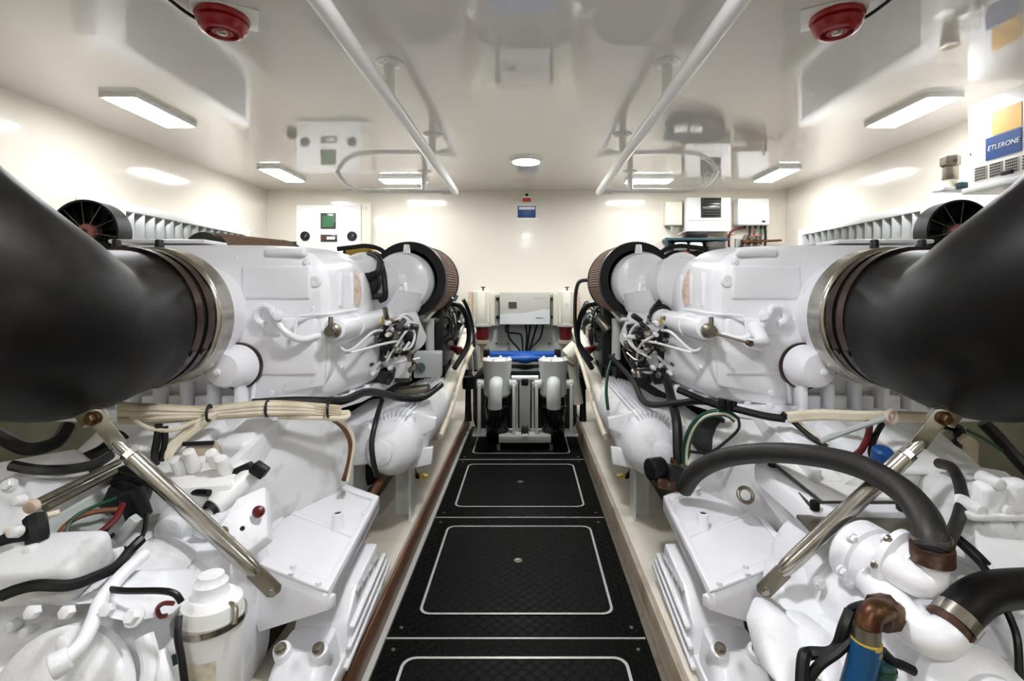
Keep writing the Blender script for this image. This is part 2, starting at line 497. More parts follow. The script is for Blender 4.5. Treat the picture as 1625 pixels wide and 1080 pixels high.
# ================================================================== SIDE WALLS
for side in ('left', 'right'):
    xf = XF[side]
    fx = lambda x: x if side == 'left' else x - .035    # keep the mirrored piece on its wall
    t = thing('louvred_vent', 'long louvred air intake box on the %s wall with upright grey vanes' % side, 'vent', xf(Vector((fx(-HW), 3.3, 1.2))), 'louvred wall vents')
    x0, x1 = -HW + .002 + (0 if side == 'left' else -.035), -2.3
    if side == 'right': x0 = -HW - .033
    ya, yb, za, zb = 2.7, 4.2, 1.12, 1.66
    m = MB(xf)
    m.span((x0, ya, za), (x1, 2.9, zb), bevel=.006); m.span((x0, 2.9, zb - .05), (x1, yb, zb), bevel=.006)
    m.span((x0, 2.9, za), (x1, yb, za + .05), bevel=.006); m.span((x0, yb - .06, za + .05), (x1, yb, zb - .05))
    build('frame', m, 'white', t)
    build('backing', MB(xf).span((x0 + .002, 2.9, za + .05), (x0 + .012, yb - .06, zb - .05)), 'gap', t)
    for k in range(15):
        y = 2.935 + k * .083
        build('vane', MB(xf).box((x1 - .045, y, (za + zb) / 2), (.1, .006, zb - za - .102), (0, 0, .55), bevel=.001), 'vane', t)
    # fan
    c = Vector((-2.07, 2.42, 1.43)); ax = Vector((.12, -1, 0)).normalized()
    t = thing('axial_fan', 'round black ventilation fan on the %s wall behind the big hose' % side, 'fan', xf(c), 'wall fans')
    build('shroud', MB(xf).ring(c - ax * .03, ax, .138, .148, .1, 48), 'black', t)
    build('back_plate', MB(xf).lathe(c - ax * .03, ax, [(0, .14), (.004, .14)], 32), 'black', t)
    a, u, w = frame(ax)
    build('hub', MB(xf).lathe(c - ax * .025, ax, [(0, .05), (.05, .05), (.06, .042), (.062, 0)], 24, cap=False), 'dark', t)
    hb = build('centre_boss', MB(xf).lathe(c + ax * .03, ax, [(0, .036), (.03, .036), (.037, .03), (.038, 0)], 24, cap=False), 'pink', t, 'faded pinkish red centre boss')
    build('boss_screw', MB(xf).lathe(c + ax * .068, ax, [(0, .013), (.006, .011)], 8), 'darkred', hb)
    for k in range(9):
        g = 2 * PI * k / 9; e = u * math.cos(g) + w * math.sin(g); tn = ax.cross(e)
        p = [c + e * .045 - tn * .012 + ax * .01, c + e * .132 - tn * .03 + ax * .015, c + e * .132 + tn * .035 - ax * .015, c + e * .045 + tn * .014 - ax * .01]
        build('blade', MB(xf).prism(p, ax * .004), 'dark', t)
    for k in range(10):
        g = 2 * PI * (k + .3) / 10; e = u * math.cos(g) + w * math.sin(g)
        build('guard_spoke', MB(xf).cyl(c + ax * .062 + e * .03, c + ax * .062 + e * .143, .0018, n=6), 'dull', t)
    build('bracket', MB(xf).span((fx(-HW) if side == 'left' else -HW - .035, 2.4, 1.3), (c.x - .14, 2.46, 1.36)), 'white', t)

# ================================================================== BACK WALL
# left: panel with display
yb = D - .001
def wallbox(t, name, x0, y0, x1, y1, d, m, Y=None, bevel=.008):
    Y = Y or D - d
    a = P(x0, y0, Y); b = P(x1, y1, Y)
    return build(name, MB().span((a.x, Y, a.z), (b.x, yb, b.z), bevel=bevel), m, t)

t = thing('monitoring_console', 'white control panel on the back wall with green screen and two round gauges', 'control panel', P(522, 400, D))
wallbox(t, 'housing', 470, 325, 572, 408, .06, 'white')
wallbox(t, 'side_cover', 573, 322, 588, 408, .045, 'cream')
Yp = D - .06
a, b = P(509, 338, Yp), P(533, 363, Yp)
scr = build('display_frame', MB().span((a.x, Yp - .006, a.z), (b.x, Yp + .001, b.z), bevel=.002), 'glassgrey', t)
a, b = P(512, 342, Yp), P(530, 360, Yp)
lcd = build('display_screen', MB().span((a.x, Yp - .0075, a.z), (b.x, Yp - .0055, b.z)), 'lcd', scr)
a, b = P(509, 372, Yp), P(535, 383.5, Yp)
mt = build('meter_frame', MB().span((a.x, Yp - .006, a.z), (b.x, Yp + .001, b.z), bevel=.002), 'glassgrey', t)
a, b = P(519, 375.5, Yp), P(532, 380, Yp)
build('meter_window', MB().span((a.x, Yp - .0075, a.z), (b.x, Yp - .0055, b.z)), 'boxlight', mt)
a, b = P(511, 375.5, Yp), P(517, 382, Yp)
build('meter_button', MB().span((a.x, Yp - .0075, a.z), (b.x, Yp - .0055, b.z)), 'darkred', mt)
for px in (484.5, 559):
    c = P(px, 374.5, Yp)
    g = build('gauge', MB().lathe(c + Vector((0, .001, 0)), (0, -1, 0), [(0, .043), (.012, .043), (.014, .036), (.008, .034), (.008, 0)], 28, cap=False), 'black', t)
    build('gauge_needle', MB().box(c + Vector((.006, -.009, .004)), (.004, .002, .03), (0, .5, 0)), 'boxgrey', g)
a = P(581, 330, D - .045); build('cover_screw', MB().lathe(a, (0, -1, 0), [(0, .008), (.004, .007)], 10), 'grey', t)

# black junction block at the wall
t = thing('junction_block', 'small black junction block on the back wall below the left gauge', 'junction box', P(463, 394, D - .05))
a, b = P(455, 383, D - .05), P(471, 396, D - .05)
build('body', MB().span((a.x, D - .05, a.z), (b.x, yb, b.z), bevel=.004), 'black', t)
build('lid', MB().span((a.x + .012, D - .056, a.z - .012), (b.x - .012, D - .0495, b.z + .012), bevel=.002), 'dark', t)

# centre sign, orange beacon
t = thing('beacon', 'small orange beacon lamp on the back wall above the blue sign', 'lamp', P(836, 320, D))
c = P(836, 313, D)
build('base', MB().span((c.x - .045, D - .02, c.z - .052), (c.x + .045, yb, c.z + .008), bevel=.004), 'white', t)
build('lens', MB().span((c.x - .04, D - .05, c.z - .045), (c.x + .04, D - .0195, c.z - .012), bevel=.008), 'orange', t)
build('connector', MB().cyl((c.x, D - .02, c.z + .02), (c.x, D - .001, c.z + .02), .014, n=14), 'black', t)
t = thing('blue_sign', 'small blue notice plate on the back wall under the orange beacon', 'sign', P(836, 345, D))
a, b = P(821.5, 327, D), P(850, 345, D)
build('plate', MB().span((a.x, D - .012, a.z), (b.x, yb, b.z), bevel=.002), 'signblue', t)
build('header_strip', MB().span((a.x + .012, D - .0135, a.z - .008), (b.x - .008, D - .0115, a.z - .034)), 'boxlight', t, 'pale printed strip')
a, b = P(818, 347, D), P(854, 348.5, D)
build('lower_edge', MB().span((a.x, D - .006, a.z), (b.x, yb, b.z)), 'white', t)

# right: tall slim box, grille cabinet, white charger box
t = thing('slim_enclosure', 'slim white enclosure with tapered foot on the back wall, left of the grille cabinet', 'enclosure', P(1070, 370, D))
wallbox(t, 'housing', 1057, 320, 1083, 357, .1, 'cream')
c0 = P(1066, 357, D - .06)
build('foot', MB().lathe(c0, (0, 0, -1), [(0, .035), (.03, .012), (.055, .01)], 14), 'boxgrey', t)
wallbox(t, 'side_strip', 1084.5, 318, 1087, 362, .06, 'boxgrey')

t = thing('grille_cabinet', 'white wall cabinet with a square dark grille on the back wall', 'cabinet', P(1125, 370, D))
wallbox(t, 'housing', 1090, 313, 1160, 367, .14, 'white')
Yc = D - .14
a, b = P(1112, 313.5, Yc), P(1144, 345, Yc)
g = build('grille', MB().span((a.x, Yc - .008, a.z), (b.x, Yc + .001, b.z), bevel=.002), 'glassgrey', t)
for k in range(7):
    z = b.z + (a.z - b.z) * (k + .7) / 7.4
    build('grille_slat', MB().box(((a.x + b.x) / 2, Yc - .011, z), (abs(b.x - a.x) - .03, .008, .007), (.4, 0, 0)), 'grey' if k == 3 else 'dark', g)
a, b = P(1093, 349, Yc), P(1157, 350.4, Yc)
build('seam_groove', MB().span((a.x, Yc - .002, a.z), (b.x, Yc + .001, b.z)), 'boxgrey', t)

t = thing('charger_box', 'white wall box with rounded corners and a small blue badge in the far right corner', 'electrical box', P(1196, 358, D))
wallbox(t, 'housing', 1171, 314, 1222, 357, .12, 'white', bevel=.018)
Yc = D - .12
a, b = P(1209, 349.5, Yc), P(1214.5, 353, Yc)
build('badge', MB().span((a.x, Yc - .002, a.z), (b.x, Yc + .001, b.z)), 'teal', t)
for k, px in enumerate((1182, 1190, 1199, 1208, 1214)):
    c = P(px, 357, D - .06)
    build('cable_gland', MB().cyl(c, c + Vector((0, 0, -.035)), .014, .011, n=10), 'black', t)

specs = [('wirered', [(1182, 361), (1165, 364), (1157, 374), (1157, 392)], 'red cable curving out from under the white charger box'),
         ('black', [(1190, 362), (1189, 374), (1180, 388), (1166, 398)], 'black cable hanging left from under the white charger box'),
         ('copper', [(1199, 362), (1197, 372), (1204, 380), (1215, 382), (1240, 381)], 'brown cable running right along the back wall below the charger box'),
         ('green', [(1208, 362), (1207, 378), (1200, 396)], 'green cable hanging under the charger box'),
         ('black', [(1214, 362), (1215, 380), (1212, 402)], 'black cable hanging straight down from the charger box')]
for mname, pp, lb in specs:
    build('wall_cable', MB().tube([P(x, y, D - .06) for x, y in pp], .011, 8), mname, label=lb, cat='cable', group='cables under the charger box')

# valve cluster under the charger and the shelf with equipment
t = thing('valve_cluster', 'brass valve cluster on the back wall beneath the charger box', 'valve', P(1193, 400, D - .1))
c = P(1192, 384, D - .1)
build('manifold', MB().cyl(c + Vector((-.09, 0, 0)), c + Vector((.09, 0, 0)), .022, n=14), 'brass', t)
for k, dx in enumerate((-.06, 0, .06)):
    v = build('valve_body', MB().cyl(c + Vector((dx, 0, -.06)), c + Vector((dx, 0, .05)), .017, n=12), 'dull', t)
    build('valve_handle', MB().box(c + Vector((dx, -.03, .055)), (.014, .06, .01), (0, 0, .3 * k)), 'pink', v)
build('wall_plate', MB().span((c.x - .11, D - .03, c.z - .12), (c.x + .11, yb, c.z + .04)), 'greybox', t)

t = thing('equipment_rack', 'dark equipment rack with a teal top rail on the back wall below the grille cabinet', 'rack', P(1105, 402, D - .1))
a, b = P(1058, 377, D - .16), P(1158, 381, D - .16)
build('top_rail', MB().span((a.x, D - .16, a.z), (b.x, yb, b.z), bevel=.003), 'teal', t)
a, b = P(1066, 382, D - .14), P(1152, 401, D - .14)
build('back_box', MB().span((a.x, D - .1, a.z), (b.x, yb, b.z - .1), bevel=.004), 'dark', t)
for px in (1080, 1104):
    c = P(px, 391, D - .13)
    build('white_drum', MB().cyl(c + Vector((-.055, 0, 0)), c + Vector((.055, 0, 0)), .04, n=18, bevel=.012), 'boxlight', t)
c = P(1134, 392, D - .13)
build('module', MB().box(c, (.16, .08, .09), bevel=.004), 'glassgrey', t)
a = P(1105, 372, D - .12)
build('terminal_strip', MB().box(a, (.19, .06, .05), bevel=.004), 'black', t)
for px, mm in ((1088, 'orange'), (1112, 'brass')):
    c = P(px, 400, D - .12); build('fitting', MB().cyl(c + Vector((-.03, 0, 0)), c + Vector((.03, 0, 0)), .013, n=10), mm, t)
build('rail_post', MB().cyl(P(1058, 377, D - .14), P(1058, 402, D - .14), .014, n=10), 'teal', t)
build('wall_cable', MB().tube([P(1075, 374, D - .06), P(1088, 367, D - .03), P(1096, 372, D - .05), P(1125, 370.5, D - .05), P(1165, 371, D - .05)], .012, 8), 'wrap', label='pinkish cable run above the teal rail of the equipment rack', cat='cable')

# inverter box with canisters
Yg = D - .17
t = thing('inverter_box', 'wide warm grey electrical enclosure with a pale swoosh, centred low on the back wall', 'electrical box', P(833, 515, Yg))
a, b = P(793, 463.5, Yg), P(873, 514.5, Yg)
build('housing', MB().span((a.x, Yg, a.z), (b.x, yb, b.z), bevel=.006), 'boxgrey', t)
top = [P(x, y, Yg) for x, y in ((793.5, 498.5), (818, 498), (838, 496.5), (852, 493.5), (863, 491.5), (872.5, 491), (872.5, 514), (793.5, 514))]
build('front_cover', MB().prism([(p.x, Yg - .012, p.z) for p in top], (0, .0125, 0)), 'boxlight', t, 'pale lower cover with a curved top edge')
a, b = P(807, 479, Yg), P(820, 489, Yg)
build('status_window', MB().span((a.x, Yg - .003, a.z), (b.x, Yg + .001, b.z)), 'glassgrey', t)
a, b = P(847, 472, Yg), P(864, 473.6, Yg)
build('print_line', MB().span((a.x, Yg - .0012, a.z), (b.x, Yg + .001, b.z)), 'grey', t)
a, b = P(850, 503.8, Yg), P(862, 505, Yg)
build('print_line', MB().span((a.x, Yg - .0132, a.z), (b.x, Yg - .011, b.z)), 'glassgrey', t)
for px in (788, 878):
    a, b = P(px - 4, 468, D - .05), P(px + 4, 517, D - .05)
    tab = build('mounting_ear', MB().span((a.x, D - .05, a.z), (b.x, yb, b.z)), 'greybox', t)
    for py in (474, 503):
        c = P(px + (1.5 if px < 800 else -1.5), py, D - .05)
        build('ear_screw', MB().lathe(c, (0, -1, 0), [(0, .016), (.02, .014)], 10), 'black', tab)
t = thing('backing_board', 'pale grey board on the back wall under the inverter box', 'board', P(833, 590, D - .02))
a, b = P(770, 455, D - .02), P(896, 600, D - .02)
build('panel', MB().span((a.x, D - .02, P(0, 517, D - .02).z), (b.x, yb, b.z), bevel=.003), 'greybox', t)
for px in (788, 806, 872, 888):
    c = P(px, 545, D - .02); build('screw', MB().lathe(c, (0, -1, 0), [(0, .009), (.004, .008)], 10), 'brass', t)
for i, pp in enumerate(([(803, 515), (804, 526), (822, 529), (828, 534), (830, 562)], [(806, 515), (808, 535), (822, 552), (828, 563)], [(834, 515), (836, 535), (833, 562)],
                        [(842, 515), (838, 540), (836, 562)], [(862, 515), (857, 536), (843, 552), (839, 564)], [(852, 515), (845, 540), (838, 560)])):
    build('inverter_cable', MB().tube([P(x, y, D - .1 + .012 * i) for x, y in pp], .0085, 8), 'black' if i % 2 else 'dark',
          label=['grey cable with a square kink, leftmost under the inverter box', 'black cable slanting right, second from the left under the inverter box', 'grey cable dropping straight down, third from the left under the inverter box',
                 'black cable fourth from the left under the inverter box', 'grey cable curving in from the right end of the inverter box', 'black cable second from the right under the inverter box'][i], cat='cable', group='cables under the inverter box')

for px, lbl in ((764, 'cream upright canister with a dark red bowl, left of the inverter box'), (899, 'cream upright canister with a dark red bowl and silver band, right of the inverter box')):
    Y = 4.5
    t = thing('water_separator', lbl, 'filter', P(px, 560, Y), 'cream canisters on the back wall')
    a, b = P(px - 12, 461, Y - .06), P(px + 12, 514, Y - .06)
    x = (a.x + b.x) / 2
    build('housing', MB().loft([(a.z, x, Y, .066, .066, 3), (a.z - .01, x, Y, .072, .072, 4), (b.z + .01, x, Y, .072, .072, 4), (b.z, x, Y, .068, .068, 3)], 32, 'z'), 'cream', t)
    build('base_flange', MB().cyl((x, Y, b.z + .003), (x, Y, b.z - .025), .082, n=28, bevel=.004), 'boxgrey', t)
    build('bowl', MB().lathe((x, Y, b.z - .024), (0, 0, -1), [(0, .06), (.1, .058), (.12, .05)], 24), 'darkred', t)
    build('drain_cap', MB().lathe((x, Y, b.z - .144), (0, 0, -1), [(0, .068), (.03, .066), (.06, .02), (.12, .012), (.2, .01)], 20), 'tan', t)
    build('vent_knob', MB().lathe((x + .01, Y, a.z), (0, 0, 1), [(0, .008), (.025, .008), (.027, .022), (.036, .02)], 12), 'glassgrey', t)
    build('wall_bracket', MB().span((x - .11, Y + .06, b.z - .02), (x + .11, yb, a.z - .02)), 'cream', t)
    s = -1 if px < 800 else 1
    build('side_pipe', MB().tube([(x + s * .1, Y, a.z - .01), (x + s * .112, Y, (a.z + b.z) / 2), (x + s * .1, Y, b.z)], .02, 10), 'wrap', t)
    if s > 0: build('silver_band', MB().ring((x, Y, a.z - .11), (0, 0, -1), .06, .0745, .05, 32), 'boxlight', t)

# ================================================================== DUPLEX STRAINERS AT THE END OF THE AISLE
Yf = 3.8
for px, lbl in ((789, 'grey duplex strainer with black bowl at the end of the aisle, left one'), (878, 'grey duplex strainer with black bowl at the end of the aisle, right one')):
    c = P(px, 600, Yf); x = c.x
    zt, zm = P(0, 574, Yf).z, P(0, 628, Yf).z
    t = thing('duplex_strainer', lbl, 'filter', (x, Yf, 0), 'strainers at the end of the aisle')
    build('head', MB().lathe((x, Yf, zm), (0, 0, 1), [(0, .085), (.02, .1), (.16, .1), (.2, .108), (zt - zm, .108)], 32), 'boxlight', t)
    lid = build('lid', MB().lathe((x, Yf, zt), (0, 0, 1), [(0, .112), (.018, .112), (.024, .1), (.028, .0)], 32, cap=False), 'boxlight', t)
    for k in range(6):
        g = k * PI / 3 + .3
        build('lid_bolt', MB().bolt((x + .095 * math.cos(g), Yf + .095 * math.sin(g), zt + .02), (0, 0, 1), .011, .016), 'white', lid)
    build('outlet_spout', MB().tube([(x, Yf - .06, zt - .13), (x - .004, Yf - .14, zt - .16), (x - .006, Yf - .17, zt - .24), (x - .006, Yf - .17, zt - .31)], [.05, .052, .052, .05], 18), 'boxlight', t)
    build('bowl', MB().lathe((x, Yf, zm), (0, 0, -1), [(0, .088), (.06, .092), (.065, .1), (.08, .1), (.085, .092), (zm - .05, .085), (zm - .012, .06)], 28), 'blackg', t)
    build('bowl_spout', MB().cyl((x - .006, Yf - .17, zt - .31), (x - .006, Yf - .165, zt - .36), .046, .044, n=18), 'black', t)
    for s in (-1, 1):
        xx = x + s * .128
        br = build('side_bracket', MB().span((xx - .012, Yf - .1, .1), (xx + .012, Yf - .06, zm + .1), bevel=.003), 'boxlight', t)
        build('bracket_foot', MB().span((xx - .05, Yf - .1, .085), (xx + .05, Yf + .06, .101)), 'boxlight', br)
        build('trunnion', MB().cyl((x + s * .09, Yf - .05, zm + .1), (xx + s * .02, Yf - .05, zm + .1), .035, n=16, bevel=.005), 'boxlight', t)
t = thing('strainer_stand', 'pale upright stand with a changeover valve between the two strainers', 'stand', (0, Yf, 0))
xm = P(833, 0, Yf).x
build('post', MB().span((xm - .042, Yf + .03, .1), (xm + .042, Yf + .06, .5), bevel=.004), 'grey', t)
vb = build('changeover_valve', MB().cyl((xm - .1, Yf - .04, .5), (xm + .1, Yf - .04, .5), .024, n=14), 'boxlight', t)
build('valve_lever', MB().box((xm, Yf - .08, .48), (.05, .03, .05), bevel=.006), 'black', vb)
build('base_tray', MB().span((xm - .19, Yf - .14, .05), (xm + .19, Yf + .02, .098), bevel=.004), 'grey', t)
for s in (-1, 1):
    build('foot', MB().span((xm + s * .19 - .012, Yf - .16, .0), (xm + s * .19 + .012, Yf - .13, .042)), 'dull', t)
build('base_clamp', MB().box((xm, Yf - .175, .15), (.05, .03, .07), bevel=.004), 'glassgrey', t)
for dx in (-.012, .012):
    build('clamp_nut', MB().bolt((xm + dx, Yf - .19, .12), (0, -1, 0), .009, .01), 'white', t)
for s in (-1, 1):
    build('stand_rib', MB().span((xm + s * .06 - .008, Yf - .02, .1), (xm + s * .06 + .008, Yf + .04, .46), bevel=.002), 'boxlight', t)

t = thing('blue_drip_tray', 'bright blue drip tray behind the strainers', 'tray', (0, 4.15, .5))
a, b = P(775, 559, 4.1), P(884, 574, 4.1)
build('pan', MB().span((a.x, 4.1, b.z), (b.x, 4.3, a.z - .01), bevel=.006), 'blue', t)
build('bulged_rim', MB().loft([(a.x + .12, 4.1, (a.z + b.z) / 2 - .006, .03, .01, 2), (0, 4.1, (a.z + b.z) / 2 - .01, .07, .042, 2.4), (b.x - .12, 4.1, (a.z + b.z) / 2 - .006, .03, .01, 2)], 20, 'x'), 'blue', t)
for px in (772, 885):
    c = P(px, 560, 4.12); build('end_clip', MB().box(c, (.05, .06, .06), bevel=.005), 'black', t)
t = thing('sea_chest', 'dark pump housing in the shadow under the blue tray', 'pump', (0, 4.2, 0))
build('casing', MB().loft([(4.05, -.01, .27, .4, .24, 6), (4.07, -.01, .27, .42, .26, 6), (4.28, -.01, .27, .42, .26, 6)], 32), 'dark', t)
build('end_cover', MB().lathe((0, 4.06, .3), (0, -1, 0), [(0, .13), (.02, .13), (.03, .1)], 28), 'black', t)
for px, lb in ((743, 'black valve with twin hoses at the far end of the left engine bed'), (925, 'black valve with twin hoses at the far end of the right engine bed')):
    s = 1 if px < 800 else -1
    c = P(px, 590, 4.0)
    t = thing('seacock', lb, 'valve', (c.x, c.y, .125))
    build('body', MB().lathe((c.x, c.y, .125), (0, 0, 1), [(0, .03), (.1, .025), (.25, .022), (.255, .045), (c.z - .16, .05), (c.z - .15, .035), (c.z + .02 - .125, .02)], 18), 'black', t)
    for k in (0, 1):
        p = P(px + s * (4 + 8 * k), 588, 4.0)
        build('hose', MB().tube([p, P(px + s * (2 + 8 * k), 560, 4.1), P(px + s * (-1 + 2 * k), 535, 4.2), P(px - s * 2, 510, 4.3)], .016, 8), 'dark', t)
t = thing('capped_pipe', 'cream capped filler pipe leaning beside the right strainer', 'pipe', P(905, 640, 3.9))
build('pipe', MB().cyl(P(918, 640, 3.95), P(906, 565, 3.95), .04, n=18), 'cream', t)
build('cap', MB().cyl(P(903, 566, 3.95), P(918, 550, 3.95), .075, .07, n=22, bevel=.008), 'cream', t)
build('cap_strap', MB().tube([P(896, 566, 3.9), P(903, 576, 3.87), P(911, 580, 3.87)], .006, 6), 'glassgrey', t)

# ================================================================== ENGINES
def engine(side):
    xf = XF[side]
    mb = lambda: MB(xf)
    L = side == 'left'
    root = thing('marine_engine', 'large white marine diesel engine with brown pleated filters, on the %s of the aisle' % side, 'engine', xf(Vector((-1.1, 2.4, .1))), 'main engines')
    B = lambda n, m, mt, par=None, label=None, **k: build(n, m, mt, par or root, label, **k)
    # dark block
    B('engine_block', mb().loft([(2.45, -1.13, .62, .42, .42, 5), (2.5, -1.13, .62, .46, .46, 5), (4.0, -1.12, .62, .55, .46, 6), (4.05, -1.12, .62, .5, .42, 5)], 36), 'dark')
    B('sump', mb().loft([(1.9, -1.1, .3, .28, .2, 4), (2.0, -1.1, .3, .32, .22, 4), (3.9, -1.1, .3, .32, .22, 4)], 24), 'grime')
    for k in range(5):
        y = 2.95 + k * .21
        cv = B('side_cover', mb().box((-.578 + .008 * k, y, .74), (.07, .17, .3), bevel=.015), 'black')
        build('cover_bolt', mb().bolt((-.54 + .008 * k, y, .86), (1, 0, 0), .012), 'dull', cv)
    # aftercooler housing, big white rear body
    body = B('aftercooler_housing', mb().loft([
        (1.735, -1.13, 1.035, .38, .22, 4), (1.742, -1.13, 1.035, .42, .25, 4.5), (1.77, -1.13, 1.035, .445, .277, 5), (1.95, -1.13, 1.037, .455, .287, 5.5),
        (2.02, -1.13, 1.037, .46, .29, 5.5), (2.15, -1.135, 1.035, .455, .285, 5), (2.34, -1.14, 1.02, .43, .26, 4.5), (2.46, -1.14, 1.0, .38, .22, 4)], 56), 'paint')
    # raised panels and ribs on the faces
    for x0, x1, z0, z1 in ((-.98, -.74, 1.12, 1.24), (-1.0, -.72, .86, 1.06), (-.9, -.76, 1.27, 1.3)):
        build('cast_pad', mb().span((x0, 1.728, z0), (x1, 1.76, z1), bevel=.012, seg=3), 'paint', body)
    for k in range(3):
        build('side_rib', mb().box((-.684, 1.84 + k * .12, 1.16), (.03, .024, .13), bevel=.008), 'paint', body)
    for px, py in ((330, 445), (362, 470), (470, 446), (500, 446)):
        p = P(px, py, 1.742); build('face_boss', mb().lathe(p, (0, -1, 0), [(0, .024), (.008, .02), (.01, .012), (.006, 0)], 18, cap=False), 'paint', body)
    build('parting_line', mb().tube([P(400, 640, 1.72), P(408, 575, 1.735), P(418, 530, 1.74), P(392, 490, 1.74)], .006, 8), 'paint', body)
    build('casting_step', mb().prism([P(455, 545, 1.76), P(520, 530, 1.76), P(519, 610, 1.76), P(452, 622, 1.76)], (0, -.024, 0), bevel=.008), 'paint', body)
    for x, z in ((-.76, 1.25), (-.74, 1.09), (-1.0, 1.26), (-.74, .84), (-1.02, .83), (-.88, .8)):
        build('bolt', mb().bolt((x, 1.745, z), (0, -1, 0), .011), 'paint', body)
    for k in range(6):
        build('bolt', mb().bolt((-.68, 1.85 + k * .09, .87 - .006 * k), (1, 0, -.1), .011), 'paint', body)
    lug = build('lifting_lug', mb().prism([(-.9, 1.72, 1.0), (-.84, 1.72, 1.0), (-.835, 1.72, 1.06), (-.85, 1.72, 1.085), (-.89, 1.72, 1.085), (-.905, 1.72, 1.06)], (0, .03, 0), bevel=.004), 'paint', body)
    build('coolant_pipe', mb().tube([P(430, 490, 1.7), P(438, 508, 1.68), P(455, 528, 1.68), P(478, 538, 1.7), P(505, 533, 1.74), P(530, 528, 1.8)], [.01, .011, .012, .012, .011, .01], 12), 'paint', body)
    build('sensor_lead', mb().tube([P(468, 535, 1.69), P(472, 505, 1.7), P(490, 500, 1.72), P(525, 497, 1.77), P(570, 490, 2.0)], .005, 8), 'paint', body)
    build('pipe_clip', mb().cyl(P(441, 500, 1.71), P(441, 500, 1.66), .018, n=14, bevel=.004), 'paint', body)
    build('pipe_elbow', mb().torus(P(420, 500, 1.71), (0, 1, 0), .03, .012, 20, 8, .5, 4.6), 'paint', body)
    B('flywheel_housing', mb().loft([(1.745, -1.13, .885, .36, .11, 4), (1.755, -1.13, .885, .4, .13, 4.5), (1.82, -1.13, .885, .45, .145, 5), (2.05, -1.13, .885, .49, .15, 5), (2.35, -1.13, .885, .525, .15, 5), (2.5, -1.13, .885, .52, .14, 5), (2.54, -1.13, .885, .48, .12, 4.5)], 48), 'paint')
    # lower flange with ribs and bolts
    z0, z1 = .71, .755
    poly = [(-1.6, 1.7), (-.95, 1.66), (-.82, 1.72), (-.72, 1.82), (-.65, 2.0), (-.625, 2.25), (-.61, 2.6), (-1.6, 2.6)]
    fl = B('bell_flange', mb().prism([(x, y, z0) for x, y in poly], (0, 0, z1 - z0), bevel=.006), 'paint')
    for i in range(1, 6):
        for f in (.25, .75):
            x = poly[i][0] * (1 - f) + poly[i + 1][0] * f; y = poly[i][1] * (1 - f) + poly[i + 1][1] * f
            build('flange_bolt', mb().bolt((x - .012, y + .012, z1), (0, 0, 1), .012, .012), 'paint', fl)
    for k in range(7):
        x = -1.5 + k * .09
        build('flange_rib', mb().box((x, 1.7, .79), (.02, .06, .11), bevel=.005), 'paint', fl)
        if k < 6: build('web_pad', mb().box((x + .045, 1.715, .775), (.05, .03, .045), bevel=.006), 'cast', fl)
    # round end cap with clamp
    c = P(384, 579, 1.74)
    cap = B('end_cap', mb().lathe(c, (0, -1, 0), [(0, .074), (.03, .074), (.045, .064), (.1, .06), (.116, .052), (.122, .03), (.123, 0)], 32, cap=False), 'paint')
    build('cap_clamp', mb().ring(c + Vector((0, -.004, 0)), (0, -1, 0), .07, .08, .022, 36), 'clamp', cap)
    build('cap_plug', mb().lathe(c + Vector((-.01, -.12, -.005)), (0, -1, 0), [(0, .012), (.012, .01), (.014, 0)], 10, cap=False), 'paint', cap)
    B('side_port', mb().cyl(P(345, 572, 1.78), P(345, 572, 1.68), .045, .042, n=20, bevel=.006), 'cast')
    B('port_clamp', mb().ring(P(345, 572, 1.72), (0, -1, 0), .044, .05, .02, 28), 'clamp')
    # actuator on the inner side
    ya, yb_ = 1.72, 2.5
    ax_ = -.655
    act = B('actuator_cylinder', mb().lathe((ax_, ya, 1.022), (0, 1, 0.005), [(0, .03), (.005, .038), (.05, .042), (.56, .042), (.62, .036), (.72, .034), (.74, .022), (.84, .022)], 24), 'paint')
    build('gland_nut', mb().lathe((ax_, ya + .006, 1.016), (0, -1, 0), [(0, .026), (.02, .026), (.028, .018), (.05, .018)], 12), 'dull', act)
    build('gland_lever', mb().box((ax_, ya - .03, 1.04), (.012, .02, .05), bevel=.003), 'dull', act)
    if not L:
        build('push_rod', mb().cyl((ax_, ya - .03, 1.012), (ax_ - .05, 1.52, .995), .0045, n=8), 'dull', act)
        build('rod_end', mb().cyl((ax_ - .05, 1.524, .995), (ax_ - .052, 1.505, .994), .009, n=10), 'rust', act)
        build('rod_link', mb().tube([(ax_ - .052, 1.52, .994), (ax_ - .1, 1.56, .985), (ax_ - .14, 1.62, .985), (ax_ - .15, 1.7, 1.03)], [.014, .018, .022, .026], 12), 'paint', act)
    build('warning_label', mb().prism([(ax_ + .0405, 2.12, 1.012), (ax_ + .041, 2.19, 1.012), (ax_ + .0405, 2.155, 1.046)], (.003, 0, 0)), 'yel2', act)
    for y in (1.9, 2.26):
        build('mounting_clamp', mb().ring((ax_, y, 1.023), (0, 1, 0), .041, .047, .03, 24), 'cast', act)
        build('clamp_foot', mb().span((-.72, y, .985), (ax_ - .02, y + .03, 1.01)), 'cast', act)
    for i, (pp, r) in enumerate((([P(546, 560, 1.79), P(570, 556, 1.82), P(610, 545, 2.03), P(638, 540, 2.23)], .005), ([P(536, 548, 1.78), P(556, 556, 1.79), P(590, 528, 1.98), P(606, 524, 2.08)], .006),
                                ([P(590, 590, 2.08), P(604, 574, 2.13), P(625, 556, 2.23), P(640, 545, 2.33)], .007), ([P(648, 515, 2.23), P(658, 530, 2.28), P(650, 552, 2.23), P(625, 560, 2.18)], .006))):
        B('fuel_line', mb().tube(pp, r, 8), 'paint' if i != 1 else 'boxlight')
